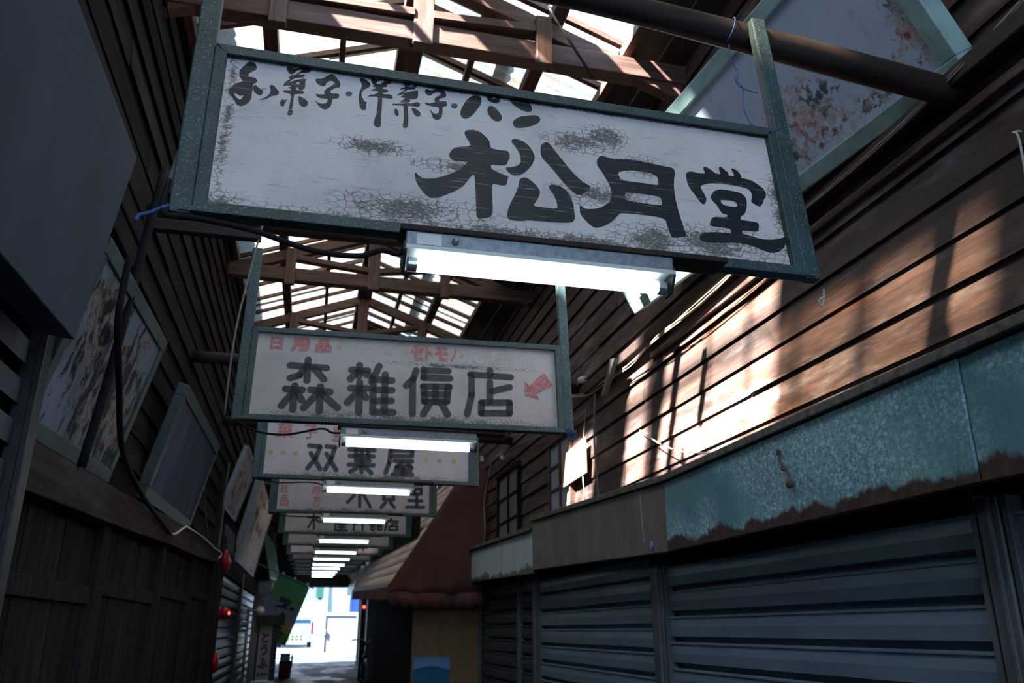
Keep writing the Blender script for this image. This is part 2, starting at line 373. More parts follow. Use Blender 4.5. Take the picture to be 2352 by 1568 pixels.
def glyph(ch, u0, v0, u1, v1, bold=0.02):
    if (ch, bold) not in _gl:
        cu = bpy.data.curves.new('tmp', 'FONT'); cu.body = ch; cu.offset = bold; cu.resolution_u = 3; _gl[(ch, bold)] = _mesh2d(cu)
    vs, fs = _gl[(ch, bold)]
    if not vs: return [], []
    xa, xb = min(v[0] for v in vs), max(v[0] for v in vs); ya, yb = min(v[1] for v in vs), max(v[1] for v in vs)
    return [(u0 + (v[0] - xa) / (xb - xa) * (u1 - u0), v0 + (v[1] - ya) / (yb - ya) * (v1 - v0)) for v in vs], fs
def capsule(p, q, r, n=7):
    d = math.atan2(q[1] - p[1], q[0] - p[0]); o = []
    for c, a0 in ((q, d - math.pi / 2), (p, d + math.pi / 2)):
        o += [(c[0] + r * math.cos(a0 + math.pi * i / n), c[1] + r * math.sin(a0 + math.pi * i / n)) for i in range(n + 1)]
    return o
def letters(name, items, mat, parent, y, frame=None):
    """items: list of (verts2d, faces); laid on the plane local Y = y, or mapped by frame(u, v)."""
    b = MB()
    for vs, fs in items:
        V = [b.b.verts.new(Vector((u, y, v)) if frame is None else Vector(frame(u, v))) for u, v in vs]
        for f in fs:
            try: b.b.faces.new([V[i] for i in f])
            except ValueError: pass
    return b.build(name, mat, parent)
def one(poly): return (poly, [tuple(range(len(poly)))])
def strokes(lines, r):
    out = []
    for ln in lines:
        ln = [(a / 1000, b / 1000) for a, b in ln]
        for p, q in zip(ln, ln[1:]): out.append(one(capsule(p, q, r)))
    return out
def disc(c, r, n=18): return one([(c[0] + r * math.cos(2 * math.pi * i / n), c[1] + r * math.sin(2 * math.pi * i / n)) for i in range(n)])
# ---- brush lettering outlines and stroke lines, in millimetres on each board
G1=[[[[126,451],[134,450],[140,444],[143,434],[140,428],[134,424],[126,415],[125,408],[127,404],[137,405],[144,402],[147,396],[145,391],[138,386],[138,381],[139,372],[138,347],[136,334],[129,323],[118,316],[108,318],[103,328],[96,339],[90,346],[86,353],[89,364],[97,375],[107,383],[116,390],[108,399],[105,409],[104,417],[108,427],[114,436],[119,446]],[[97,349],[103,352],[107,349],[116,345],[122,352],[118,339],[114,332],[108,336]]],[[[139,381],[146,383],[150,377],[156,373],[159,370],[170,384],[160,369],[163,365],[161,358],[157,355],[150,357],[140,367]]],[[[175,386],[181,391],[186,389],[193,379],[199,373],[197,364],[190,361],[182,358],[174,349],[163,342],[153,343],[161,344],[171,352],[177,361],[180,373]]],[[[209,449],[216,454],[222,452],[230,449],[240,456],[252,461],[262,461],[268,454],[266,447],[258,443],[250,441],[245,440],[237,433],[255,437],[252,428],[240,425],[231,421],[224,414],[219,405],[231,414],[250,423],[260,422],[256,417],[257,397],[253,391],[246,387],[241,391],[241,396],[236,396],[237,392],[236,384],[253,386],[256,383],[253,377],[234,374],[233,366],[233,343],[231,329],[235,314],[227,307],[222,310],[224,327],[226,348],[227,372],[217,373],[207,375],[209,379],[225,381],[225,388],[217,389],[225,393],[226,398],[213,396],[207,392],[207,397],[211,406],[223,417],[216,418],[221,427],[232,431],[241,441],[246,449],[240,449],[232,443],[230,437],[223,431],[217,433]],[[234,407],[243,414],[244,406],[236,404]]],[[[203,343],[207,352],[212,350],[221,354],[214,345],[214,337],[210,331],[204,335]]],[[[242,366],[246,369],[255,364],[265,357],[267,349],[263,342],[256,338],[247,344],[245,356]]],[[[279,426],[283,429],[295,431],[304,440],[315,449],[322,449],[330,439],[337,431],[339,418],[337,413],[329,411],[320,403],[315,396],[319,390],[333,393],[338,390],[338,383],[333,378],[322,376],[322,365],[319,351],[311,341],[301,340],[294,346],[287,356],[281,364],[291,356],[300,355],[309,359],[312,367],[311,374],[295,372],[287,375],[282,383],[290,382],[306,385],[301,392],[306,402],[319,414],[327,424],[319,431],[310,427],[306,421],[303,411],[296,409],[287,413],[281,420]]],[[[383,449],[392,452],[401,448],[408,442],[412,436],[409,428],[400,421],[392,412],[390,402],[394,389],[399,379],[404,382],[403,365],[402,355],[392,355],[388,364],[386,378],[384,391],[385,405],[389,419],[391,428],[389,437]]],[[[411,454],[415,459],[421,456],[424,452],[429,453],[436,460],[441,464],[452,466],[462,461],[462,449],[456,445],[444,443],[454,441],[452,437],[442,434],[442,427],[455,428],[454,420],[442,418],[442,411],[459,414],[467,410],[466,402],[458,400],[441,402],[441,388],[441,364],[440,347],[441,322],[439,310],[432,308],[424,313],[423,320],[425,335],[429,345],[429,364],[431,386],[431,401],[420,401],[404,397],[414,405],[420,405],[431,414],[431,420],[421,419],[410,417],[430,430],[416,430],[420,436],[414,443]],[[426,446],[434,456],[442,459],[445,454],[441,447],[434,442],[426,440]]],[[[492,459],[496,463],[504,458],[508,458],[520,468],[529,473],[537,471],[536,464],[529,456],[524,448],[522,443],[514,440],[504,438],[496,430],[490,422],[504,430],[524,438],[530,438],[529,416],[522,410],[507,409],[506,406],[512,405],[509,400],[506,398],[506,394],[517,397],[526,402],[534,401],[535,393],[530,388],[521,388],[504,388],[504,376],[506,355],[506,331],[505,322],[499,317],[493,320],[493,326],[495,334],[495,353],[494,374],[495,387],[466,382],[465,386],[497,391],[496,396],[484,393],[490,401],[497,406],[498,411],[483,410],[497,420],[488,420],[477,413],[481,420],[491,430],[498,437],[491,438],[483,431],[487,439],[497,443],[493,450]],[[508,450],[508,455],[520,466],[523,464],[521,458],[514,449],[508,447]]],[[[472,368],[474,373],[479,370],[482,361],[483,353],[477,350],[472,357]]],[[[513,380],[517,383],[526,379],[535,372],[537,365],[532,358],[525,359],[520,364]]],[[[546,442],[551,449],[556,446],[564,445],[573,452],[583,456],[593,454],[599,446],[601,436],[597,429],[587,426],[582,421],[583,414],[597,418],[602,416],[603,407],[601,403],[591,400],[591,383],[589,366],[582,358],[574,356],[567,361],[565,370],[557,388],[566,376],[574,373],[581,378],[582,385],[582,398],[564,396],[546,401],[548,405],[556,403],[574,410],[570,418],[574,426],[587,436],[587,441],[581,445],[573,442],[566,436],[562,430],[554,429],[548,434]]],[[[676,452],[685,451],[691,445],[692,435],[689,423],[681,408],[670,390],[659,377],[649,372],[640,375],[636,386],[637,394],[643,412],[652,430],[663,444]]],[[[714,460],[724,463],[734,464],[741,458],[742,446],[735,437],[727,436],[715,437],[707,444],[706,451]],[[720,452],[724,455],[729,453],[730,450],[726,448],[721,449]]],[[[709,420],[715,425],[722,424],[731,418],[737,409],[743,400],[744,391],[742,383],[735,379],[726,378],[716,386],[708,398],[706,409]]],[[[770,464],[781,468],[794,467],[808,461],[820,452],[826,440],[826,429],[818,423],[808,423],[791,429],[775,440],[767,452]]],[[[789,402],[806,408],[827,414],[839,415],[846,410],[847,403],[842,393],[826,381],[809,373],[786,366],[776,369],[772,378],[774,387]]],[[[645,329],[653,337],[668,341],[686,337],[701,324],[710,312],[711,291],[733,289],[754,290],[760,283],[761,270],[755,257],[751,246],[732,243],[712,243],[711,229],[729,221],[743,215],[756,213],[751,200],[749,185],[732,184],[713,188],[712,152],[713,110],[709,90],[691,84],[677,81],[672,86],[672,132],[671,179],[669,211],[657,193],[641,167],[617,148],[595,135],[580,126],[560,124],[547,135],[533,154],[527,167],[524,186],[526,192],[533,182],[546,175],[566,178],[589,187],[613,200],[637,218],[650,236],[654,241],[638,241],[615,239],[607,251],[609,262],[618,276],[634,283],[662,288],[660,299],[651,314]]],[[[764,322],[773,330],[785,330],[802,324],[816,309],[824,292],[826,278],[818,257],[803,237],[787,222],[772,218],[760,221],[746,238],[765,241],[782,250],[789,262],[788,284],[778,305]]],[[[845,324],[861,336],[871,325],[889,298],[909,270],[927,246],[949,224],[973,213],[958,198],[942,185],[929,184],[915,197],[895,219],[875,248],[853,274],[843,288],[842,308]]],[[[783,210],[797,217],[810,211],[826,196],[834,181],[833,169],[824,151],[813,134],[839,134],[877,133],[877,153],[869,178],[857,194],[859,201],[869,206],[888,203],[904,193],[912,177],[919,156],[920,133],[920,109],[912,100],[881,95],[839,94],[796,92],[788,88],[757,86],[747,94],[748,108],[757,134],[768,157],[779,185]]],[[[993,300],[1004,315],[1018,313],[1035,309],[1064,312],[1087,315],[1139,312],[1181,308],[1208,307],[1212,292],[1206,273],[1202,248],[1201,212],[1205,173],[1210,143],[1215,115],[1219,101],[1211,96],[1176,87],[1173,104],[1167,126],[1167,141],[1145,147],[1115,147],[1075,147],[1044,145],[1036,137],[1025,123],[1010,110],[992,98],[971,91],[957,101],[945,114],[935,128],[935,152],[939,152],[947,144],[966,145],[987,151],[1006,164],[1020,177],[1025,199],[1024,218],[1015,242],[1003,266],[992,283]],[[1047,269],[1068,278],[1093,282],[1125,283],[1146,279],[1160,272],[1159,248],[1155,244],[1117,245],[1085,245],[1056,246],[1051,254]],[[1062,210],[1099,211],[1135,211],[1161,209],[1162,185],[1154,182],[1114,182],[1079,183],[1059,185]]],[[[1243,295],[1252,302],[1268,303],[1283,300],[1303,303],[1296,317],[1300,325],[1313,322],[1332,307],[1348,307],[1343,323],[1346,331],[1352,332],[1361,323],[1371,316],[1369,306],[1388,306],[1386,321],[1380,332],[1392,331],[1403,323],[1409,310],[1406,304],[1431,302],[1446,296],[1468,280],[1474,268],[1474,255],[1465,243],[1458,228],[1450,219],[1443,219],[1423,230],[1430,243],[1431,260],[1424,270],[1409,275],[1377,277],[1342,278],[1308,273],[1291,267],[1278,258],[1286,240],[1293,220],[1282,199],[1270,212],[1258,234],[1247,251],[1243,265],[1242,282]]],[[[1318,250],[1339,258],[1359,258],[1390,256],[1403,251],[1411,240],[1411,225],[1405,201],[1397,187],[1386,180],[1381,168],[1408,167],[1433,166],[1435,158],[1430,139],[1416,136],[1382,137],[1379,124],[1406,121],[1428,116],[1454,115],[1484,121],[1501,128],[1511,133],[1506,111],[1495,93],[1477,82],[1458,76],[1430,82],[1408,91],[1376,96],[1348,95],[1299,88],[1271,87],[1256,91],[1254,103],[1271,115],[1304,121],[1340,121],[1347,123],[1349,136],[1326,138],[1293,137],[1290,143],[1295,158],[1306,168],[1344,170],[1346,180],[1331,181],[1325,193],[1321,205],[1303,225],[1308,236]],[[1331,223],[1349,226],[1379,225],[1380,207],[1358,206],[1339,208],[1334,215]]]]
D1=[[[368,399],[368,396],[366,393],[363,391],[359,390],[356,391],[354,393],[353,396],[354,400],[356,403],[359,405],[362,405],[365,404],[367,402]],[[630,409],[629,406],[627,402],[623,400],[619,400],[616,401],[614,403],[613,406],[614,410],[616,413],[619,415],[623,415],[627,415],[629,412]]]
S2=[[[[311,321],[314,216]],[[234,288],[398,284]],[[297,275],[277,239],[238,224]],[[343,278],[390,226]],[[222,168],[297,168]],[[262,187],[263,70]],[[254,149],[211,86]],[[277,150],[299,117]],[[333,170],[423,165]],[[377,189],[381,67]],[[368,155],[310,80]],[[388,152],[462,88]]],[[[550,308],[549,251]],[[514,282],[589,283]],[[538,272],[511,236]],[[564,274],[596,258]],[[515,189],[592,191]],[[555,221],[559,72]],[[547,171],[504,116]],[[565,172],[588,145]],[[642,309],[610,228]],[[617,242],[623,75]],[[672,267],[676,82]],[[621,240],[705,238]],[[624,186],[707,189]],[[625,130],[707,135]],[[625,75],[717,78]]],[[[818,298],[805,253],[773,216]],[[803,240],[806,76]],[[854,305],[855,262],[981,266]],[[857,300],[972,303]],[[853,216],[979,222]],[[857,216],[861,139]],[[973,223],[968,144]],[[860,177],[968,181]],[[861,139],[966,144]],[[889,136],[857,77]],[[939,138],[972,80]],[[912,220],[913,141]]],[[[1177,320],[1177,293]],[[1080,292],[1280,289]],[[1086,287],[1086,185],[1065,87]],[[1176,257],[1175,155]],[[1184,210],[1273,236]],[[1134,149],[1271,156],[1270,101],[1133,95],[1134,149]]]]
S3=[[[[365,253],[441,248],[417,161],[366,88]],[[381,198],[452,87]],[[485,252],[544,249],[524,166],[487,86]],[[489,199],[563,84]]],[[[645,238],[823,241]],[[690,258],[695,181]],[[775,260],[779,183]],[[651,192],[817,196]],[[696,159],[789,161]],[[648,128],[820,130]],[[732,229],[739,78]],[[724,119],[662,78]],[[753,120],[806,76]]],[[[939,244],[1093,252],[1092,210],[941,204]],[[937,244],[930,150],[908,82]],[[968,170],[1093,171]],[[1020,159],[983,124],[1081,134]],[[1059,155],[1092,124]],[[1030,120],[1032,71]],[[979,98],[1082,102]],[[959,71],[1096,73]]]]
S4=[[[[827,308],[839,86]],[[787,201],[723,126]],[[860,215],[939,87]],[[716,245],[796,242]]],[[[1058,305],[1064,163]],[[1058,305],[1151,308],[1157,166]],[[1061,234],[1154,237]],[[1064,163],[1157,166]],[[1083,135],[1042,83]],[[1125,140],[1169,87]]],[[[1316,315],[1434,319]],[[1358,274],[1426,277],[1427,229],[1359,227],[1358,274]],[[1383,227],[1386,97]],[[1308,160],[1435,161]],[[1287,95],[1453,98]]]]
S5=[[[[337,205],[464,207]],[[398,236],[411,71]],[[388,185],[347,90]],[[419,186],[475,152]]],[[[664,195],[779,199],[777,162],[667,159]],[[664,195],[659,64]],[[690,130],[783,133]],[[736,132],[737,71]],[[692,99],[778,101]],[[673,66],[797,67]]],[[[886,202],[880,71]],[[875,151],[918,152]],[[932,167],[1026,168]],[[980,206],[988,75]]],[[[1074,209],[1118,210],[1120,181],[1076,180],[1074,209]],[[1162,212],[1205,213],[1207,184],[1163,182],[1162,212]],[[1063,150],[1223,152]],[[1086,121],[1123,123],[1125,83],[1089,82],[1086,121]],[[1166,124],[1210,125],[1212,86],[1168,85],[1166,124]]],[[[1322,225],[1324,195]],[[1272,193],[1409,195]],[[1272,193],[1271,135],[1256,79]],[[1339,181],[1341,134]],[[1347,159],[1399,168]],[[1305,128],[1407,132],[1406,89],[1307,86],[1305,128]]]]
ARROW=[[1447,325],[1493,257],[1404,207],[1418,178],[1348,195],[1350,272],[1373,250]]
T2=[["日",132,363,190,431],["用",226,360,311,435],["品",339,361,414,436],["セ",790,347,854,433],["ト",860,350,900,430],["モ",905,353,971,430],["ノ",980,350,1013,428],["雑",497,358,588,427],["貨",627,366,710,435],["化",1061,352,1144,423],["粧",1178,354,1260,426],["品",1324,354,1403,424]]
T3=[["菓",131,299,252,408],["子",316,296,415,409],["豆",520,289,571,404]]
T4=[["社",89,194,163,283],["品",97,69,178,180],["日",229,158,260,252],["用",311,173,343,255],["向",392,199,459,277],["方",396,72,471,184],["店",254,56,314,127],["品",531,54,597,159]]
DOT2=[[447,393],[764,392],[1038,387]]
DOT3=[[109,189],[194,192],[281,192],[1197,185],[1294,183],[1396,181]]
BDOT3=[457,348]
# ================================================================ the setting
RIDGE_X, PITCH = 0.38, 0.37
def ridge(y): return 5.20 + G * y
def roof_z(x, y): return ridge(y) - PITCH * abs(x - RIDGE_X)
XR, XL = 1.95, -0.95

# floor: wet dark asphalt inside, climbing to a bright street
t = NT('wet_asphalt'); a = t.noise(1.6, 6, .65, t.scaled((1, .5, 1))); b = t.noise(60, 4, .7)
wet = t.step(a, .42, .60)
M['asphalt'] = t.bsdf(t.mix(wet, (0.035, 0.042, 0.055), (0.014, 0.020, 0.032)), t.math('MULTIPLY_ADD', wet, -.30, .80), normal=t.bump(b, .35, .006), spec=.06)
b = MB()
for i in range(34):
    y0, y1 = -4 + i, -3 + i
    b.hexa([(-3, y0, G * y0 - .3), (4, y0, G * y0 - .3), (4, y1, G * y1 - .3), (-3, y1, G * y1 - .3), (-3, y0, G * y0), (4, y0, G * y0), (4, y1, G * y1), (-3, y1, G * y1)])
struct(b.build('floor', 'asphalt'))
M['street'] = plain('pale_street', (0.60, 0.61, 0.62), .8, 0, .15, 3)
b = MB(); b.hexa([(-14, 26.02, .35), (16, 26.02, .35), (16, 60, 1.2), (-14, 60, 1.2), (-14, 26.02, G * 26), (16, 26.02, G * 26), (16, 60, G * 60), (-14, 60, G * 60)])
struct(b.build('ground', 'street'))
b = MB()
b.hexa([(-9, 27.6, .69 + .005), (9, 27.6, .69 + .005), (9, 27.75, .694 + .005), (-9, 27.75, .694 + .005), (-9, 27.6, .705), (9, 27.6, .705), (9, 27.75, .709), (-9, 27.75, .709)])
tag(b.build('road_marking', 'shutter'), 'thin grey drain line crossing the bright street beyond the exit', 'drain line')

# lapped board walls
def clapboard(name, x, side, y0, y1, z0, z1, pitch, mat, seed, holes=()):
    r_ = random.Random(seed); b = MB(); z = z0
    b.box((x, y0, z0 - .3), (x + side * .06, y1, z1))
    while z < z1:
        y = y0 - r_.random() * 2
        while y < y1:
            L = r_.uniform(1.8, 3.7); a, e = max(y, y0), min(y + L - .004, y1); y += L
            if e - a < .05: continue
            for ha, hb, hz0, hz1 in holes:
                pass
            zz = z + G * 0; j = r_.uniform(-.003, .005); th = .016
            lo = r_.uniform(.018, .027) + j; w1, w2 = r_.uniform(-.006, .006), r_.uniform(-.006, .006)
            xi, xo = x, x - side * .0
            f0, f1 = x - side * (lo + w1 * .4), x - side * (lo + w2 * .4)
            p = [(f0 + side * th, a, zz + w1), (f0, a, zz - .02 + w1), (f1, e, zz - .02 + w2), (f1 + side * th, e, zz + w2),
                 (x + side * .004, a, zz + pitch), (x - side * .006, a, zz + pitch), (x - side * .006, e, zz + pitch), (x + side * .004, e, zz + pitch)]
            b.hexa(p)
        z += pitch
    return b.build(name, mat)
struct(clapboard('wall_right', XR, 1, -4, 26, 2.30, 4.98, .153, 'siding', 3))
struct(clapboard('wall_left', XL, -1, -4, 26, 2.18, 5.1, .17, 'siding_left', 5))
# lower walls behind the shop fronts, so the alley is closed
b = MB(); b.box((2.06, -4, -.4), (2.16, 26, 2.4)); struct(b.build('wall_right_lower', 'shutter_dark'))
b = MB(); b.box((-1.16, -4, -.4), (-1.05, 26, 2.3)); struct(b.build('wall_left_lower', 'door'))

# opaque roof over the eaves, behind the camera and over the far half
M['ceiling'] = wood('dark_ceiling_wood', 1, (0.012, 0.010, 0.009), (0.04, 0.028, 0.022), None, spread=.3)
b = MB()
def slab(x0, x1, y0, y1, dz=0.0, th=.03):
    q = [(x0, y0), (x1, y0), (x1, y1), (x0, y1)]
    b.hexa([(x, y, roof_z(x, y) + dz) for x, y in q] + [(x, y, roof_z(x, y) + dz + th) for x, y in q])
for x0 in (-1.6, -1.36, -1.13): slab(x0, x0 + .225, -4, 26.2)
for x0 in (1.60, 1.80, 2.0, 2.2): slab(x0, x0 + .195, -4, 26.2)
for y0 in [-4 + .55 * i for i in range(5)]: slab(-.90, .38, y0, y0 + .53); slab(.38, 1.60, y0, y0 + .53)
for y0 in [10.33 + .55 * i for i in range(29)]:
    slab(.38, 1.60, y0, y0 + .53)
    if y0 > 12.7: slab(-.90, .38, y0, y0 + .53)
struct(b.build('ceiling', 'ceiling'))
b = MB(); b.box((-1.2, 26.0, 2.76), (2.2, 26.08, 6.0)); struct(b.build('wall_end', 'ceiling'))
b = MB(); b.box((-1.3, -4.1, -.5), (2.3, -4.0, 2.3)); b.box((-1.3, -4.1, 4.9), (2.3, -4.0, 6.0)); struct(b.build('wall_behind', 'ceiling'))

# ---------------------------------------------------------------- roof: sheets, purlins, battens, trusses
def sheet_mesh(L, Wd, mat):
    b = MB(); n = 56
    rows = []
    for u in (0.0, .5, 1.0): rows.append([b.b.verts.new(Vector((u * L, Wd * i / n, .009 * math.sin(2 * math.pi * i / 8)))) for i in range(n + 1)])
    for A, B_ in zip(rows, rows[1:]):
        for i in range(n): b.b.faces.new((A[i], A[i + 1], B_[i + 1], B_[i]))
    o = b.build('roof_sheet', mat, smooth=True); return o
SW = .68; ang = math.atan(PITCH)
slots = {'left_low': (-.98, .54, 1), 'left_up': (-.50, .925, 1), 'right_up': (1.05, .72, -1), 'right_low': (1.68, .72, -1)}
proto = {}
SKIP = {('left_up', 3), ('left_up', 4), ('left_up', 5), ('right_low', 5)}
CLEAR = {('right_up', 4)}
TORN = {('left_up', 7), ('left_up', 1), ('left_up', 2)}
for sl, (x, run, s) in slots.items():
    L = run / math.cos(ang)
    for i in range(-3, 20 if s > 0 else 16):
        if (sl, i) in SKIP: continue
        y = .35 + i * .62; torn = (sl, i) in TORN; key = (sl, (sl, i) in CLEAR, torn)
        if key not in proto: o = proto[key] = sheet_mesh(L * (.62 if torn else 1), SW, 'sheet_clear' if key[1] else 'sheet')
        else: o = proto[key].copy(); C.objects.link(o)
        up = .014 if 'up' in sl else 0.0
        xs = x + (run * .38 if torn else 0)
        o.location = (xs, y, roof_z(xs, y) + .035 + up + (i % 2) * .006)
        if s > 0: o.rotation_euler = (R(1.43), -ang, 0)
        else:
            o.rotation_euler = (R(-1.43), -ang, math.pi); o.location.y += SW; o.location.z += SW * G
        side = 'left' if 'left' in sl else 'right'; row = 'lower row beside the eave' if 'low' in sl else 'upper row beside the ridge'
        q = 'streaked clear' if key[1] else 'milky translucent'
        if torn and i == 7: tag(o, 'short torn corrugated plastic roof sheet leaving a gap on the left slope', 'roof sheet'); continue
        if torn:
            tag(o, 'short milky corrugated roof sheet above a clear patch, left slope', 'roof sheet', 'short roof sheets above clear patches')
            if 'patch' not in proto: c_ = proto['patch'] = sheet_mesh(L * .44, SW, 'sheet_clear')
            else: c_ = proto['patch'].copy(); C.objects.link(c_)
            c_.location = (x, y, roof_z(x, y) + .030 + (i % 2) * .006); c_.rotation_euler = o.rotation_euler = (R(1.43), -ang, 0)
            tag(c_, 'small clear corrugated patch sheet low on the left roof slope', 'roof sheet', 'clear patch sheets of the left roof slope'); continue
        tag(o, f'{q} corrugated plastic roof sheet, {side} slope, {row}', 'roof sheet', f'{q} roof sheets of the {side} slope {row}')
PUR = [(-.885, .05, .07, 'thin purlin along the left eave under the bright roof sheets'), (-.47, .085, .08, 'thick purlin under the left roof slope'), (-.05, .04, .05, 'slim purlin between ridge and thick purlin of the left roof slope'),
       (.38, .16, .13, 'broad dark ridge beam along the top of the roof'), (.78, .04, .05, 'slim purlin nearest the ridge under the right roof slope'), (1.16, .085, .08, 'thick purlin under the right roof slope'), (1.585, .05, .07, 'thin purlin along the right eave beside the dark boards')]
for x, w, h, lab in PUR:
    b = MB((x, 0, roof_z(x, 0)))
    za, zb = roof_z(x, .2) - h / 2 - .035 - (.05 if w > .1 else 0), roof_z(x, 12.7) - h / 2 - .035 - (.05 if w > .1 else 0)
    b.bar((x, .2, za), (x, 12.7, zb), w, h); tag(b.build('purlin', 'purlin', bevel=.004), lab, 'roof beam')
bat = {}
for i in range(30):
    y = .45 + i * .415
    for s, xa, xb in ((-1, -.95, .36), (1, .40, 1.64)):
        if s not in bat:
            b = MB((RIDGE_X, y, ridge(y))); b.bar((xa, y, roof_z(xa, y) - .012), (xb, y, roof_z(xb, y) - .012), .036, .036)
            o = bat[s] = b.build('roof_batten', 'truss')
        else:
            o = bat[s].copy(); C.objects.link(o); o.location = (RIDGE_X, y, ridge(y))
        sd = 'left' if s < 0 else 'right'
        tag(o, f'slender batten running up the {sd} roof slope below the sheets', 'batten', f'battens of the {sd} roof slope')
def truss(y, label):
    zt = 4.655 + .006 * (y - 7.3); dz = G * (y - 7.3)
    T = thing('roof_truss', label, 'truss', (RIDGE_X, y, zt))
    MB().bar((-1.02, y, zt + .02), (XR + .0, y, zt), .10, .125, ).build('tie_beam', 'truss', T, bevel=.006)
    zr = lambda x: 5.17 + dz - .37 * abs(x - .38)
    MB().bar((-1.0, y, zr(-1.0)), (.34, y, zr(.34)), .075, .10).build('rafter', 'truss', T, bevel=.005)
    MB().bar((.42, y, zr(.42)), (1.9, y, zr(1.9)), .075, .10).build('rafter', 'truss', T, bevel=.005)
    MB().box((.325, y - .065, zt - .075), (.435, y + .01, zr(.38) + .05)).build('king_post', 'post', T, bevel=.005)
    for x in (-.385, 1.06):
        MB().box((x - .045, y - .085, zt - .10), (x + .045, y - .03, zr(x) + .03)).build('queen_post', 'post', T, bevel=.005)
        xk = .38 + (-.05 if x < .38 else .05)
        MB().bar((xk, y - .03, zt + .12), (x, y - .03, zr(x) - .05), .05, .085, up=(0, 1, 0)).build('brace', 'truss', T, bevel=.004)
for y, lab in ((3.74, 'nearest weathered roof truss, sunlit above the front shop sign'), (5.55, 'roof truss second nearest, mostly hidden behind the front shop sign'), (7.3, 'weathered roof truss showing whole between the first and second signs'),
               (9.1, 'roof truss just above the top edge of the second sign'), (10.9, 'farthest of the roof trusses, behind the second sign')):
    truss(y, lab)

# ledger shelf on the right wall with its tin edge
b = MB((XR, 1, 3.2)); b.hexa([(1.86, -1, 3.17), (1.97, -1, 3.17), (1.97, 5.55, 3.19), (1.86, 5.55, 3.19), (1.86, -1, 3.235), (1.97, -1, 3.25), (1.97, 5.55, 3.27), (1.86, 5.55, 3.255)])
tag(b.build('wall_ledger', 'log', bevel=.006), 'long dark timber ledger on the right wall under the peeling billboard', 'timber ledger')
b = MB((1.9, 1, 3.1)); b.hexa([(1.905, 1.2, 3.085), (1.95, 1.2, 3.085), (1.95, 4.4, 3.10), (1.905, 4.4, 3.10), (1.905, 1.2, 3.12), (1.95, 1.2, 3.13), (1.95, 4.4, 3.14), (1.905, 4.4, 3.135)])
tag(b.build('wall_batten', 'siding', bevel=.004), 'thin rail under the timber ledger on the right wall', 'rail')

# windows in the right wall
M['pane'] = plain('frosted_pane', (0.36, 0.43, 0.50), .25, 0, .12, 5, spec=.6)
M['pane_dim'] = plain('dim_frosted_pane', (0.20, 0.20, 0.22), .3, 0, .2, 5, spec=.5)
def window(name, y0, y1, z0, z1, cols, rows, pane, frame='truss'):
    T = thing(name, None, None, (XR - .03, (y0 + y1) / 2, z0)); T['kind'] = 'structure'
    MB().box((XR - .034, y0, z0), (XR - .026, y1, z1)).build('panes', pane, T)
    b = MB(); x0, x1 = XR - .055, XR - .005
    b.box((x0, y0 - .035, z0 - .03), (x1, y0, z1 + .03)).box((x0, y1, z0 - .03), (x1, y1 + .035, z1 + .03)).box((x0 - .01, y0 - .04, z1), (x1, y1 + .04, z1 + .04)).box((x0 - .01, y0 - .04, z0 - .04), (x1, y1 + .04, z0))
    b.build('window_frame', frame, T)
    b = MB()
    for c in range(1, cols): y = y0 + (y1 - y0) * c / cols; b.box((XR - .048, y - .02, z0), (XR - .02, y + .02, z1))
    for r_ in range(1, rows): z = z0 + (z1 - z0) * r_ / rows; b.box((XR - .044, y0, z - .011), (XR - .02, y1, z + .011))
    b.build('glazing_bar', frame, T)
window('window_1', 6.06, 6.62, 2.45, 3.02, 2, 3, 'pane')
window('window_2', 7.75, 8.62, 2.36, 3.08, 2, 3, 'pane_dim', 'siding_left')
b = MB((1.875, 5.9, 2.6)); b.hexa([(1.878, 5.60, 2.62), (1.892, 5.60, 2.62), (1.892, 6.20, 2.605), (1.878, 6.20, 2.605), (1.878, 5.605, 2.885), (1.892, 5.605, 2.885), (1.892, 6.19, 2.845), (1.878, 6.19, 2.845)])
tag(b.build('plywood_board', 'ply', bevel=.002), 'pale square plywood board fixed over the window on the right wall', 'board')

# ---------------------------------------------------------------- right shop fronts
def fascia(name, y0, y1, za0, za1, zb0, zb1, mat, label, x=1.75, th=.035):
    b = MB((x, y0, min(za0, za1)))
    b.hexa([(x, y0, za0), (x + th, y0, za0), (x + th, y1, za1), (x, y1, za1), (x, y0, zb0), (x + th, y0, zb0), (x + th, y1, zb1), (x, y1, zb1)])
    return tag(b.build(name, mat, bevel=.003), label, 'shop fascia')
fascia('shop_fascia', 1.876, 3.955, 1.93, 1.925, 2.285, 2.272, 'fascia_teal', 'long teal metal fascia panel with pale bloom and rusty lower edge, right side')
fascia('shop_fascia', .3, 1.872, 1.925, 1.93, 2.30, 2.285, 'fascia_teal', 'teal fascia panel cut by the right picture edge', 1.757)
fascia('shop_fascia', 3.96, 6.635, 1.925, 2.012, 2.272, 2.392, 'fascia_brown', 'dull brown fascia panel with a blue sticker, beside the teal fascia')
fascia('shop_fascia', 6.64, 8.36, 1.985, 2.035, 2.32, 2.365, 'fascia_pale', 'pale blue fascia panel with rust streaks, nearer of the two beside the awning', 1.76)
fascia('shop_fascia', 8.365, 10.2, 2.035, 2.075, 2.365, 2.42, 'fascia_pale', 'pale blue fascia panel touching the brown awning', 1.76)
def ledge(y0, y1, z0, z1, label, x0=1.728):
    b = MB((x0, y0, z0)); b.hexa([(x0, y0, z0), (1.922, y0, z0 + .02), (1.922, y1, z1 + .02), (x0, y1, z1), (x0, y0, z0 + .034), (1.922, y0, z0 + .06), (1.922, y1, z1 + .06), (x0, y1, z1 + .034)])
    tag(b.build('fascia_ledge', 'ledge', bevel=.004), label, 'ledge')
ledge(.3, 3.95, 2.302, 2.274, 'dirty tin capping along the top of the teal fascia')
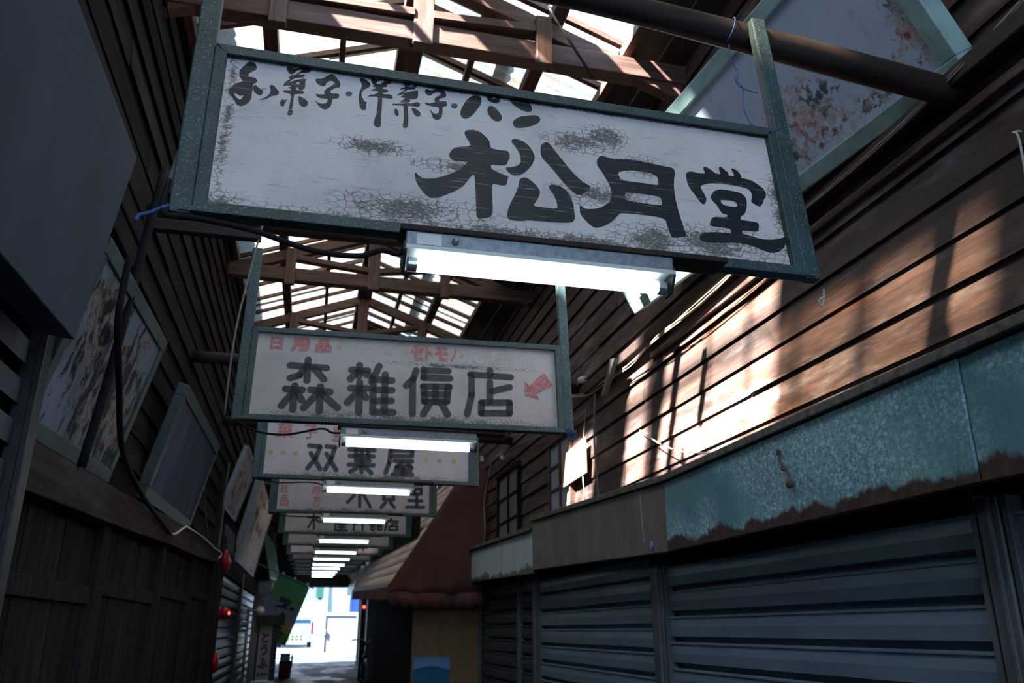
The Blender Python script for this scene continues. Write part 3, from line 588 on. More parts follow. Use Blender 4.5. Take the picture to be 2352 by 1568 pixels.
ledge(3.955, 6.66, 2.275, 2.395, 'dirty tin capping along the top of the brown fascia')
ledge(6.665, 10.2, 2.325, 2.425, 'dirty tin capping along the top of the pale blue fascias')
b = MB((1.748, 4.16, 1.96)); b.lathe([(.032, 0), (.032, .002)], (1.7495, 4.16, 1.975), (-1, 0, 0), 24)
M['sticker'] = plain('blue_sticker', (0.035, 0.09, 0.26), .4, 0, .3, 30)
o = tag(b.build('sticker', 'sticker'), 'small round blue sticker on the brown fascia', 'sticker')
b = MB(); b.lathe([(.024, 0), (.024, .0008)], (1.7475, 4.16, 1.975), (-1, 0, 0), 20); 
me = b.build('sticker_emblem', 'porcelain'); me.parent = o; me.location = (-1.748, -4.16, -1.96)
b = MB(); b.lathe([(.0205, 0), (.0205, .0009)], (1.7467, 4.16, 1.975), (-1, 0, 0), 20); me = b.build('sticker_centre', 'sticker'); me.parent = o; me.location = (-1.748, -4.16, -1.96)
b = MB(); b.tube([(1.7462, 4.175, 1.975), (1.7462, 4.145, 1.975)], .0025, 5, 0).tube([(1.7462, 4.16, 1.99), (1.7462, 4.16, 1.96)], .0025, 5, 0); me = b.build('sticker_mark', 'porcelain'); me.parent = o; me.location = (-1.748, -4.16, -1.96)
b = MB((1.74, 4.2, 2.25)); b.tube([(1.745, 4.27, 2.27), (1.743, 4.26, 2.15), (1.745, 4.25, 2.0)], .0016, 5); tag(b.build('loose_wire', 'rope_white'), 'thin pale cord hanging down the brown fascia', 'cord')

def shutter(y0, y1, ztop, label, mat='shutter', x=1.95, pitch=.131, zb=.06, sgn=1, guides=True, bottom=True):
    T = thing('rolling_shutter', label, 'shutter', (x, (y0 + y1) / 2, zb))
    z = ztop; prof = []
    while z > zb + pitch:
        prof += [(x + sgn * .004, z), (x - sgn * .012, z - .003), (x - sgn * .012, z - .010), (x - sgn * .005, z - .014), (x - sgn * .008, z - pitch * .42), (x - sgn * .003, z - pitch * .78), (x + sgn * .045, z - pitch * .80), (x + sgn * .045, z - pitch * .995)]
        z -= pitch
    b = MB(); b.strip([(px, y0, pz) for px, pz in prof], (0, y1 - y0, 0)); b.build('slats', mat, T)
    MB().box((min(x, x + sgn * .02) - .02, y0, zb), (max(x, x + sgn * .02) + .01, y1, z)).build('bottom_rail', mat, T, bevel=.004)
    MB().box((x + sgn * .035 - .012, y0, ztop - .01), (x + sgn * .035 + .012, y1, ztop + (.36 if sgn > 0 else .2))).build('header_box', 'shutter_dark', T)
    if guides:
        for y in (y0, y1): MB().box((x - .028, y - .012, zb), (x + .03, y + .012, ztop + .05)).build('guide_rail', 'post_steel', T, bevel=.003)
    return T
shutter(2.11, 4.43, 1.885, 'wide blue grey rolling shutter under the teal fascia')
shutter(4.61, 7.13, 1.955, 'blue grey rolling shutter under the brown fascia')
shutter(.3, 1.985, 1.87, 'blue grey rolling shutter at the right picture edge')
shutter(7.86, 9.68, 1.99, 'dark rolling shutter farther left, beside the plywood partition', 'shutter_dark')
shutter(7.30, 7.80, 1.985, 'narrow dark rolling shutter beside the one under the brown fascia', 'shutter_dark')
def steel_post(y0, y1, zt, label, x0=1.915):
    T = thing('shutter_post', label, 'post', (x0, (y0 + y1) / 2, .05))
    MB().box((x0, y0, .03), (x0 + .07, y1, zt)).build('column', 'post_steel', T, bevel=.006)
    MB().box((x0 - .008, y0 + .30 * (y1 - y0), .03), (x0 + .002, y0 + .42 * (y1 - y0), zt)).build('edge_trim', 'metal', T)
steel_post(4.45, 4.59, 1.93, 'steel post between the two wide rolling shutters')
steel_post(2.005, 2.085, 1.92, 'steel post at the right between wide shutter and picture edge')
steel_post(7.145, 7.285, 1.98, 'steel post left of the shutter under the brown fascia')
# ================================================================ hanging signs and their lamps
PO, ST, RT, RB = .046, .028, .031, .036
def base_sign(k, pos, rot, H, bmat, label, W=1.58, tall=.90):
    t_, ro, ya = rot
    S_ = thing('hanging_sign', label, 'sign', pos, (0, 0, 0), 'signboards hung along the alley', local=True)
    S_.rotation_mode = 'QUATERNION'
    S_.rotation_quaternion = (Matrix.Rotation(R(ya), 3, 'Z') @ Matrix.Rotation(R(-t_), 3, 'X') @ Matrix.Rotation(R(ro), 3, 'Y')).to_quaternion()
    MB().box((PO + ST - .01, .018, RB - .01), (W - PO - ST + .01, .032, H - .006)).build('board', bmat, S_)
    for x0, x1 in ((0, PO), (W - PO, W)):
        MB().box((x0, .002, .004), (x1, .034, tall)).build('hanger_post', 'teal', S_, bevel=.004)
    for x0, x1 in ((PO, PO + ST), (W - PO - ST, W - PO)):
        b = MB(); e = ST
        if x0 < W / 2: b.prism([(x0, 0, .008), (x1, 0, RB), (x1, 0, H - .024), (x0, 0, H)], (0, .034, 0))
        else: b.prism([(x0, 0, RB), (x1, 0, .008), (x1, 0, H), (x0, 0, H - .024)], (0, .034, 0))
        b.build('frame_stile', 'teal', S_, bevel=.003)
    a_, c_ = PO + ST - .002, W - PO - ST + .002
    MB().hexa([(a_, 0, H - .025), (c_, 0, H - .025), (c_, .034, H - .010), (a_, .034, H - .010), (PO, 0, H + .002), (W - PO, 0, H + .002), (W - PO, .034, H + .002), (PO, .034, H + .002)]).build('top_rail', 'teal', S_, bevel=.002)
    MB().prism([(PO - .03, -.003, .007), (W - PO + .03, -.003, .007), (W - PO - ST, -.001, RB), (PO + ST, -.001, RB)], (0, .036, 0)).build('bottom_rail', 'teal', S_, bevel=.003)
    return S_
def lamp(pos, label, L=.58, roll=0.0, detail=True):
    F_ = thing('fluorescent_lamp', label, 'lamp', pos, (0, R(roll), 0), 'fluorescent lamps under the signs', local=True)
    a, e = -.024, L + .024
    HS = MB().box((a, -.036, .030), (e, .030, .066)).build('housing', 'metal', F_, bevel=.003)
    MB().box((a - .012, -.042, .064), (e + .14, .034, .078)).build('mounting_board', 'metal_dark' if not detail else 'log', F_, bevel=.002)
    b = MB(); pr = [(-.046, .018), (-.047, .027), (-.040, .030), (.045, .028), (.056, .022), (.060, .012)]
    b.strip([(a, y, z) for y, z in pr], (e - a, 0, 0)); b.build('reflector', 'white', F_, solid=.0015)
    for x in (a - .003, e - .003):
        b = MB(); b.prism([(x, -.036, .04), (x, .03, .04), (x, .05, .02), (x, .020, -.018), (x, -.016, -.018), (x, -.04, .018)], (.006, 0, 0)); b.build('end_bracket', 'metal_dark', F_)
    b = MB(); b.lathe([(.010, .003), (.0162, .006), (.0162, L - .006), (.010, L - .003)], (0, 0, 0), (1, 0, 0), 18); TB = b.build('tube', 'tube', F_, smooth=False)
    for x, d in ((-.016, 1), (L + .016, -1)):
        MB().lathe([(.0150, 0), (.0168, .002), (.0168, .021), (.015, .022)], (x, 0, 0), (d, 0, 0), 16).build('tube_cap', 'tube_cap', TB, smooth=False)
    if detail:
        MB().box((.0, -.0368, .034), (.055, -.0362, .060)).build('label_plate', 'white', HS)
        MB().lathe([(.008, 0), (.008, .005), (.004, .012)], (.085, -.036, .047), (0, -1, 0), 12).build('starter', 'metal', HS)
    return F_
pose = [(-.35, 1.666, 2.383, 5.38, -.72, 1.35, .476), (-.394, 3.747, 2.432, 6.09, -.12, -2.19, .468), (-.435, 5.84, 2.531, 4.81, .07, 0, .47), (-.418, 8.032, 2.583, 4.81, -.11, 0, .47),
        (-.398, 10.27, 2.631, 4.81, .26, 0, .47), (-.406, 12.45, 2.700, 4.81, .8, 0, .47), (-.40, 14.4, 2.738, 4.8, 0, 0, .47), (-.40, 16.3, 2.785, 4.8, .3, 0, .47), (-.40, 18.7, 2.88, 4.8, 0, 0, .47),
        (-.40, 20.8, 2.94, 4.8, .2, 0, .47), (-.40, 22.9, 2.995, 4.8, 0, 0, .47), (-.40, 25.2, 3.08, 4.8, -.3, 0, .47)]
slab_ = ['large front sign with black brush lettering on cream cracked board', 'second sign with red heading, four black characters and red arrow', 'third sign with black characters between yellow dots',
         'fourth sign, faded red and blue characters left of black ones', 'fifth sign, plain grey board with black characters, behind the fourth', 'sixth sign from the front, dim board behind the fifth',
         'seventh sign from the front, deep in the alley', 'eighth sign from the front, deep in the alley', 'ninth sign from the front, deep in the alley', 'tenth sign from the front, near the alley exit', 'eleventh sign from the front, near the alley exit', 'last hanging sign, nearest the bright exit']
lpos = [(.173, 1.66, 2.313, -.15), (.112, 3.715, 2.357, -.08), (.069, 5.95, 2.47, .2), (.086, 8.13, 2.53, 0), (.086, 10.37, 2.557, -.2), (.059, 12.32, 2.612, 0), (.056, 14.35, 2.668, 0), (.05, 16.2, 2.715, 0), (.05, 18.6, 2.81, 0), (.06, 20.75, 2.87, 0), (.07, 22.85, 2.935, 0), (.08, 25.15, 3.02, 0)]
ordn = ['large front sign', 'second sign', 'third sign with yellow dots', 'fourth sign', 'fifth sign', 'sixth sign', 'seventh sign', 'eighth sign', 'ninth sign', 'tenth sign', 'eleventh sign', 'last sign by the exit']
SG = []
for k, p in enumerate(pose):
    bm_ = 'board_one' if k == 0 else 'board_two' if k == 1 else 'board_three'
    if k < 6: S_ = base_sign(k, p[:3], p[3:6], p[6], bm_, slab_[k])
    else:
        S_ = copy_tree(SG[5]); S_.location = p[:3]; S_.rotation_quaternion = (Matrix.Rotation(R(-p[3]), 3, 'X') @ Matrix.Rotation(R(p[4]), 3, 'Y')).to_quaternion(); S_['label'] = slab_[k]
    SG.append(S_)
    q = lpos[k]; lb = f'lit fluorescent tube lamp under the {ordn[k]}'
    if k == 0: L0 = lamp(q[:3], lb, .58, q[3])
    else:
        o = copy_tree(L0); o.location = (q[0], p[1] + .006, q[2]); o.rotation_euler = (0, R(q[3]), 0); o['label'] = lb
# lettering (painted on the boards)
yb = .0168
def mm(p): return [(a / 1000, b_ / 1000) for a, b_ in p]
BD = [next(c for c in S_.children if c.name.startswith('board')) for S_ in SG]      # the painted board carries its lettering
g_ = [fill2d([chaikin(mm(lp)) for lp in gl]) for gl in G1]; i0 = 0
for n_ in (3, 3, 1, 2, 3, 1, 3, 2, 4, 1, 2):
    letters('brush_character', g_[i0:i0 + n_], 'ink', BD[0], yb); i0 += n_
for lp in D1: letters('blue_dot', [one(mm(lp))], 'paint_blue', BD[0], yb)
for ch in S2: letters('black_character', strokes(ch, .0165), 'ink_soft', BD[1], yb)
letters('red_arrow', [one(mm(ARROW))], 'paint_red', BD[1], yb)
def char(name, T, bold, mat, parent):
    for c, a, b_, d, e in T: letters(name, [glyph(c, a / 1000, b_ / 1000, d / 1000, e / 1000, bold)], mat, parent, yb)
char('red_character', T2[:7], .06, 'paint_red', BD[1]); char('faint_character', T2[7:], .02, 'paint_faint', BD[1])
for a, b_ in DOT2: letters('yellow_dot', [disc((a / 1000, b_ / 1000), .011)], 'paint_yellow', BD[1], yb)
for ch in S3: letters('black_character', strokes(ch, .0165), 'ink_soft', BD[2], yb)
char('red_character', T3, .03, 'paint_red', BD[2])
for a, b_ in DOT3: letters('yellow_dot', [disc((a / 1000, b_ / 1000), .019)], 'paint_yellow', BD[2], yb)
letters('pale_blue_dot', [disc((BDOT3[0] / 1000, BDOT3[1] / 1000), .012)], 'paint_faint', BD[2], yb)
for ch in S4: letters('black_character', strokes(ch, .017), 'ink_soft', BD[3], yb)
char('red_character', [T4[i] for i in (0, 1, 4, 5)], .03, 'paint_red', BD[3]); char('faint_character', [T4[i] for i in (2, 3, 6, 7)], .03, 'paint_faint', BD[3])
for ch in S5: letters('black_character', strokes(ch, .013), 'ink_soft', BD[4], yb)
for k, sh in ((5, 0), (6, .1), (7, -.06), (8, .12), (9, 0)):
    for ch in S4[:2] + S5[k % 2:k % 2 + 1]: letters('black_character', strokes([[[p[0] * .9 + 120 + sh * 900, p[1]] for p in ln] for ln in ch], .013), 'ink_soft', BD[k], yb)

# logs the signs hang from
LOG = [(1.85, 3.235, 1.93, 'thick round log crossing above the front sign'), (3.92, 3.47, 1.93, 'round log crossing behind the front sign, above its lamp'), (5.92, 3.36, 1.93, 'round log that carries the third sign'), (8.12, 3.42, 1.93, 'round log that carries the fourth sign'),
       (10.36, 3.47, 1.93, 'round log that carries the fifth sign'), (12.54, 3.54, 1.93, 'round log that carries the sixth sign'),
       (14.49, 3.58, 1.93, 'round log that carries the seventh sign'), (16.39, 3.62, 1.93, 'round log that carries the eighth sign'), (18.79, 3.72, 1.93, 'round log that carries the ninth sign'), (20.89, 3.78, 1.93, 'round log that carries the tenth sign'), (22.99, 3.83, 1.93, 'round log that carries the eleventh sign'), (25.29, 3.92, 1.93, 'round log that carries the last sign by the exit')]
for y, z, xe, lab in LOG:
    b = MB((.4, y, z)); r_ = .043 if y < 3 else .042
    b.tube([(-.92, y, z + .17), (-.3, y + .01, z + .125), (.5, y - .006, z + .085), (1.2, y + .004, z + .035), (xe, y, z - .045)] if y < 3 else [(-.92, y, z + .03), (-.3, y + .01, z + .025), (.5, y - .006, z + .012), (1.2, y + .004, z + .0), (xe, y, z - .02)], lambda u: r_ * (1 + .08 * math.sin(9 * u)), 12, 5)
    tag(b.build('cross_log', 'log', smooth=True), lab, 'log', 'logs crossing the alley')
b = MB((-.9, 2.0, 3.4)); b.bar((-.95, 3.86, 3.40), (-.36, 3.86, 3.40), .05, .06); tag(b.build('timber_stub', 'log', bevel=.004), 'short dark timber between left wall and front sign', 'timber')
b = MB((1.9, 3.8, 3.4)); b.bar((1.28, 3.62, 3.30), (1.62, 3.62, 3.275), .05, .05); tag(b.build('short_board', 'orange_wood', bevel=.003), 'short orange brown board just right of the front lamp', 'board')

# power cables that run along the sign bottoms
def cable(name, pts, r, mat, label, cat='cable', n=7, sm=7):
    b = MB(pts[0]); b.tube(pts, r, n, sm); return tag(b.build(name, mat, smooth=True), label, cat)
cable('power_cable', [(-.36, 1.69, 2.47), (-.355, 1.655, 2.375), (-.30, 1.66, 2.372), (-.18, 1.67, 2.362), (-.05, 1.67, 2.328), (.05, 1.67, 2.325), (.10, 1.665, 2.342), (.135, 1.66, 2.335), (.155, 1.66, 2.352)], .0065, 'cable', 'black power cable drooping under the front sign to its lamp')
cable('power_cable', [(-.38, 3.76, 2.44), (-.28, 3.73, 2.385), (-.15, 3.73, 2.375), (0.0, 3.73, 2.41), (.05, 3.73, 2.395), (.09, 3.73, 2.395)], .005, 'cable', 'black power cable looping under the second sign to its lamp')
cable('power_cable', [(-.42, 5.85, 2.53), (-.25, 5.83, 2.505), (-.05, 5.83, 2.515), (.05, 5.83, 2.50)], .005, 'cable', 'black power cable under the third sign')
cable('power_cable', [(-.41, 8.04, 2.58), (-.2, 8.02, 2.555), (.05, 8.02, 2.56)], .006, 'cable', 'black power cable under the fourth sign')
cable('hanger_wire', [(-.375, 1.72, 2.42), (-.352, 1.735, 2.62), (-.34, 1.75, 2.86), (-.33, 1.78, 3.2)], .006, 'cable_grey', 'thin cable running up beside the left post of the front sign')
cable('hanger_wire', [(-.425, 3.78, 2.46), (-.42, 3.80, 2.9), (-.36, 3.85, 3.45)], .005, 'cable_grey', 'thin cable running up beside the left post of the second sign')
cable('stay_wire', [(.75, 2.05, 3.2), (.80, 2.6, 3.9), (.83, 3.1, 4.6), (.86, 3.4, 5.1)], .005, 'cable', 'dark stay wire rising from the front sign to the roof', sm=0)
b = MB((1.15, 1.72, 3.2))
b.tube([(1.105 + .006 * i, 1.85 - .048 * math.cos(a_), 3.275 + .048 * math.sin(a_)) for i, a_ in enumerate([-1.2 + i * .5 for i in range(9)])], .0022, 5, 3)
b.tube([(1.09, 1.80, 3.19), (1.085, 1.79, 3.13), (1.10, 1.785, 3.08), (1.085, 1.78, 3.05), (1.105, 1.775, 3.02), (1.10, 1.775, 2.96), (1.115, 1.77, 2.90), (1.15, 1.75, 2.865), (1.172, 1.70, 2.85), (1.178, 1.665, 2.83)], .0016, 5, 5)
b.tube([(1.10, 1.78, 3.06), (1.085, 1.775, 3.04), (1.10, 1.775, 3.02), (1.15, 1.775, 3.01)], .0016, 5, 5)
tag(b.build('tie_twine', 'rope_blue'), 'blue twine knotted round the log above the front sign', 'twine')
b = MB((-.36, 1.67, 2.37)); b.tube([(-.345, 1.655, 2.392), (-.362, 1.655, 2.383), (-.385, 1.655, 2.368), (-.40, 1.655, 2.362), (-.405, 1.655, 2.35)], .0042, 6, 5)
tag(b.build('tie_twine', 'rope_blue'), 'blue twisted twine at the lower left corner of the front sign', 'twine')
r2 = random.Random(4)
b = MB((1.19, 3.72, 2.43)); c0 = Vector((1.172, 3.70, 2.44))
for i in range(9): b.tube([c0 + Vector((r2.uniform(-.03, .03), r2.uniform(-.02, .01), r2.uniform(-.03, .03))) for _ in range(5)], .0014, 4, 4)
tag(b.build('wire_tangle', 'rope_blue'), 'tangle of blue and dark wire at the second sign lower right corner', 'wire')
b = MB((1.22, 1.7, 2.33)); b.tube([(1.218, 1.69, 2.37), (1.215, 1.69, 2.345), (1.205, 1.69, 2.322), (1.20, 1.69, 2.335), (1.212, 1.69, 2.347)], .0028, 5, 5)
tag(b.build('wire_hook', 'rope_white'), 'white wire hook hanging off the front sign lower right corner', 'hook')
# ================================================================ billboards leaning off the walls
def leaning(name, P0, P1, Q1, Q0, label, face, frame, fw=.055, th=.06, out=(1, 0, 0), group=None, cat='billboard'):
    """quad: P0 near-bottom, P1 far-bottom, Q1 far-top, Q0 near-top; thickness goes back along -out."""
    P0, P1, Q1, Q0 = map(Vector, (P0, P1, Q1, Q0)); ex = (P1 - P0).normalized(); L = (P1 - P0).length
    nrm = ex.cross(Q0 - P0).normalized()
    if nrm.dot(Vector(out)) < 0: nrm = -nrm
    ez = nrm.cross(ex); 
    if ez.z < 0: ez = -ez
    Hh = (Q0 - P0).dot(ez)
    T = bpy.data.objects.new(name, None); C.objects.link(T); T.empty_display_size = .1; T['_o'] = (0., 0., 0.)
    T.matrix_world = Matrix(((ex.x, nrm.x, ez.x, P0.x), (ex.y, nrm.y, ez.y, P0.y), (ex.z, nrm.z, ez.z, P0.z), (0, 0, 0, 1)))
    if T.matrix_world.determinant() < 0:
        T.matrix_world = Matrix(((-ex.x, nrm.x, ez.x, P1.x), (-ex.y, nrm.y, ez.y, P1.y), (-ex.z, nrm.z, ez.z, P1.z), (0, 0, 0, 1)))
        T['flip'] = 1
    tag(T, label, cat, group)
    if frame is None:
        MB().box((0, -th, 0), (L, 0, Hh)).build('panel', face, T, bevel=.004)
    else:
        MB().box((fw * .5, -.02, fw * .5), (L - fw * .5, -.012, Hh - fw * .5)).build('panel', face, T)
        MB().box((0.01, -th, .01), (L - .01, -.021, Hh - .01)).build('back_box', 'teal_dark', T)
        for nm, a, b_ in (('frame_bottom', (0, -th, 0), (L, 0, fw)), ('frame_top', (0, -th, Hh - fw), (L, 0, Hh)), ('frame_side', (0, -th, fw), (fw, -.001, Hh - fw)), ('frame_side', (L - fw, -th, fw), (L, -.001, Hh - fw))):
            MB().box(a, b_).build(nm, frame, T, bevel=.004)
    return T, L, Hh
M['flaky_right'] = flaky('peeling_grey_billboard', (0.46, 0.58, 0.74), (0.60, 0.70, 0.83),
    [((.60, 0, .22), (.34, 1, .25)), ((.85, 0, .18), (.34, 1, .22)), ((.10, 0, .22), (.10, 1, .20)), ((.3, 0, .13), (.22, 1, .09)), ((1.15, 0, .10), (.30, 1, .14))], pink=(0.66, 0.55, 0.56), red=(0.26, 0.09, 0.09), dark=(0.09, 0.10, 0.13), bias=.06, stretch=(30, 30, 30))
M['flaky_left'] = flaky('peeling_blue_billboard', (0.12, 0.165, 0.24), (0.185, 0.245, 0.34),
    [((.5, 0, .3), (.6, 1, .4)), ((.9, 0, .45), (.4, 1, .35)), ((.2, 0, .15), (.4, 1, .3))], (0.24, 0.21, 0.21), (0.03, 0.024, 0.025), (0.010, 0.011, 0.014), .13, (17, 17, 6), -.07)
leaning('billboard', (1.885, 1.755, 3.20), (1.72, 4.15, 3.28), (1.36, 4.15, 3.86), (1.525, 1.755, 3.78), 'large peeling grey billboard in a pale teal frame, upper right', 'flaky_right', 'teal_light', .065, .09, (-1, 0, -.5))
leaning('billboard', (-.915, 2.80, 2.138), (-.915, 4.03, 2.175), (-.745, 4.03, 2.86), (-.745, 2.80, 2.822), 'peeling blue billboard in a teal frame above the left wooden lintel', 'flaky_left', 'teal', .06, .06)
M['panel_grey'] = plain('smudged_grey_panel', (0.072, 0.090, 0.120), .8, .0, .22, 2.2, .08, stretch=(1, 1, .4))
M['panel_navy'] = plain('dusty_navy_panel', (0.062, 0.082, 0.135), .8, .0, .35, 3, .08, stretch=(2, 1, .5))
leaning('billboard', (-.75, .7, 2.345), (-.75, 2.605, 2.385), (-.662, 2.60, 3.03), (-.662, .7, 2.99), 'plain grey metal billboard leaning out at the upper left', 'panel_grey', None, th=.11)
leaning('billboard', (-.90, 4.80, 2.22), (-.90, 6.62, 2.25), (-.745, 6.62, 2.90), (-.745, 4.80, 2.868), 'dusty navy billboard in a dark frame behind the peeling blue one', 'panel_navy', 'teal_dark', .07, .06)
M['sign_white'] = board('small_white_billboard_face', (0.42, 0.43, 0.47), (0.34, 0.35, 0.39), [((.7, 0, .05), (.9, 1, .1))], .25)
M['tin_edge'] = plain('galvanised_edge', (0.23, 0.26, 0.30), .45, .3, .25, 30)
T, L, H_ = leaning('billboard', (-.90, 8.87, 2.73), (-.90, 10.37, 2.765), (-.715, 10.37, 3.40), (-.715, 8.87, 3.37), 'small white billboard with red brush writing on the left wall', 'sign_white', 'tin_edge', .025, .05)
def on_face(T, L, u): return L - u if T.get('flip') else u
def mir(T, L, u0, u1): return (L - u0, L - u1) if T.get('flip') else (u0, u1)
def face_frame(T, L, y=-.0105):
    return (lambda u, v: (L - u, y, v)) if T.get('flip') else (lambda u, v: (u, y, v))
# the wall's right-hand end is far away: text reads from the near end to the far end
letters('red_lettering', [one(capsule(p, q, .035)) for p, q in (((.35, .50), (.35, .22)), ((.25, .40), (.5, .42)), ((.30, .22), (.5, .16)), ((.62, .52), (.78, .30)), ((.70, .28), (.64, .14)), ((.82, .36), (.9, .16)), ((1.0, .48), (1.02, .2)), ((.95, .4), (1.2, .4)))], 'paint_maroon', T, 0, face_frame(T, L))
T, L, H_ = leaning('billboard', (-.90, 11.27, 2.37), (-.90, 14.8, 2.39), (-.683, 14.8, 3.44), (-.683, 11.27, 3.42), 'long white billboard with black writing and glare on the left wall', 'sign_white', 'tin_edge', .04, .10)
letters('lettering', [one(capsule(p, q, .05)) for p, q in (((.5, .72), (.9, .70)), ((.7, .78), (.7, .55)), ((.5, .45), (.7, .50)), ((.85, .5), (.95, .38)), ((1.3, .74), (1.5, .45)), ((1.2, .6), (1.7, .6)), ((2.0, .75), (2.0, .4)), ((1.9, .6), (2.3, .58)), ((2.4, .72), (2.7, .42)))], 'ink_soft', T, 0, face_frame(T, L))
letters('red_lettering', [one(capsule(p, q, .045)) for p, q in (((.4, .95), (.8, .93)), ((1.0, .97), (1.0, .86)), ((1.2, .94), (1.7, .92)))], 'paint_maroon', T, 0, face_frame(T, L))
b = MB((-.93, 9, 2.3)); b.box((-.94, 9.6, 2.42), (-.925, 10.9, 2.66)); tag(b.build('wall_panel', 'panel_grey'), 'flat grey panel on the left wall below the white billboard', 'panel')

# ================================================================ left shop fronts
b = MB((-.9, 2.8, 2.0)); b.hexa([(-.93, 2.78, 1.955), (-.86, 2.78, 1.955), (-.86, 8.62, 2.155), (-.93, 8.62, 2.155), (-.95, 2.78, 2.112), (-.86, 2.78, 2.108), (-.86, 8.62, 2.312), (-.95, 8.62, 2.316)])
bmesh.ops.subdivide_edges(b.b, edges=list(b.b.edges), cuts=3, use_grid_fill=True)
for v in b.b.verts: v.co += Vector((0, 0, .012 * math.sin(v.co.y * 2.3) + rnd.uniform(-.004, .004)))
tag(b.build('lintel_beam', 'beam_left', bevel=.005), 'long rough timber lintel over the dark doors on the left', 'beam')
doors = [(2.83, 4.02), (4.18, 5.62), (5.76, 7.10), (7.26, 8.60)]
dl = ['nearest dark board door under the left lintel', 'second dark board door from the near post under the left lintel', 'third dark board door under the left lintel', 'farthest dark board door under the left lintel']
for (y0, y1), lb in zip(doors, dl):
    T = thing('board_door', lb, 'door', (-.93, y0, G * y0))
    zt = 1.955 + (y0 - 2.8) * .034
    n = 5
    b = MB()
    for i in range(n): b.box((-.955, y0 + (y1 - y0) * i / n + .003, G * y0), (-.932 + .004 * (i % 2), y0 + (y1 - y0) * (i + 1) / n - .003, zt))
    b.build('boards', 'door', T)
    for z in (zt - .30, 1.0): MB().box((-.935, y0, z), (-.915, y1, z + .07)).build('cross_rail', 'door', T, bevel=.003)
for y0, y1, lb in ((4.03, 4.17, 'dark timber post between the first two left doors'), (5.63, 5.75, 'dark timber post between second and third left doors'), (7.11, 7.25, 'dark timber post between third and farthest left doors'), (8.62, 8.78, 'dark timber post at the far end of the left lintel')):
    b = MB((-.9, y0, .1)); b.box((-.96, y0, G * y0), (-.895, y1, 1.96 + (y0 - 2.8) * .035 + (.9 if y0 > 8.5 else 0))); tag(b.build('timber_post', 'door', bevel=.006), lb, 'post')
b = MB((-.9, 2.78, .1)); b.box((-.92, 2.70, .07), (-.86, 2.785, 2.62)); b.box((-.875, 2.69, .07), (-.852, 2.705, 2.62)); tag(b.build('shutter_post', 'metal_dark', bevel=.004), 'dark post beside the louvred shutter at the left', 'post')
T = thing('louvred_shutter', 'dark louvred shutter at the left picture edge', 'shutter', (-.9, 2.0, 1.3))
b = MB(); z = 1.2
while z < 2.75: b.hexa([(-.955, 1.0, z + .06), (-.90, 1.0, z), (-.90, 2.69, z), (-.955, 2.69, z + .06), (-.955, 1.0, z + .072), (-.90, 1.0, z + .075), (-.90, 2.69, z + .075), (-.955, 2.69, z + .072)]); z += .125
b.build('slats', 'shutter_dark', T)
MB().box((-.96, .9, 1.1), (-.885, 1.0, 2.8)).build('frame_side', 'metal_dark', T); MB().box((-.97, .9, .05), (-.955, 2.7, 2.8)).build('back_panel', 'metal_dark', T)
for x, z, lb in ((-.85, 3.10, 'lowest of three eave timbers above the grey billboard'), (-.865, 3.26, 'middle of three eave timbers above the grey billboard'), (-.88, 3.42, 'top one of three eave timbers above the grey billboard')):
    b = MB((x, 1, z)); b.box((-.921, .4, z - .055), (x + .0, 3.75, z + .055)); tag(b.build('eave_timber', 'siding_left' if z > 3.2 else 'siding_left', bevel=.006), lb, 'timber')
b = MB((-.8, 3.3, 2.1)); b.tube([(-.85, 3.30, 2.12), (-.80, 3.28, 2.5), (-.75, 3.25, 3.0), (-.71, 3.22, 3.35)], .017, 8, 3); tag(b.build('drain_pipe', 'cable', smooth=True), 'dark slanting pipe in front of the peeling blue billboard', 'pipe')
cable('hose', [(-.70, 2.86, 2.78), (-.705, 2.87, 2.68), (-.71, 2.9, 2.55), (-.735, 3.15, 2.42), (-.78, 3.6, 2.24), (-.825, 4.4, 2.17), (-.84, 5.25, 2.12), (-.85, 5.5, 2.12)], .0125, 'cable', 'black hose curving down across the peeling billboard to the lintel', 'hose')
cable('white_rope', [(-.85, 5.45, 2.12), (-.855, 5.7, 2.13), (-.85, 6.05, 2.21), (-.855, 6.3, 2.235), (-.85, 7.2, 2.255), (-.85, 8.0, 2.25), (-.85, 8.45, 2.265), (-.85, 8.7, 2.255), (-.85, 8.5, 2.20)], .008, 'rope_white', 'pale rope lying along the left lintel past the hose end', 'rope')
cable('wire', [(-.88, 6.7, 3.0), (-.86, 7.0, 2.55), (-.86, 7.5, 2.3)], .005, 'cable_grey', 'thin grey wire hanging at the end of the navy billboard')
cable('wire', [(-.90, 8.95, 3.2), (-.90, 8.9, 2.9), (-.895, 8.85, 2.5), (-.895, 8.82, 2.3)], .008, 'cable_grey', 'grey cable on the dark post left of the white billboards')
b = MB((-.93, 9, 0)); b.box((-.955, 8.80, G * 9), (-.925, 9.18, 2.15)); tag(b.build('wall_board', 'door'), 'dark boarded strip of wall beside the red bell', 'wall board')
# shutter deep on the left
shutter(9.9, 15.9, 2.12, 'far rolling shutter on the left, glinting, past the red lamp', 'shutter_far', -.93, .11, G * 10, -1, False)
b = MB((-.93, 12.6, .3)); b.box((-.935, 12.5, .3), (-.89, 12.62, 2.3)); tag(b.build('shutter_post', 'metal_dark'), 'dark post in the middle of the far left shutter', 'post')
b = MB((-.96, 13, 2.2)); b.box((-.92, 9.7, 2.14), (-.895, 16.1, 2.35)); tag(b.build('shutter_header', 'door'), 'dark header board above the far left shutter', 'board')
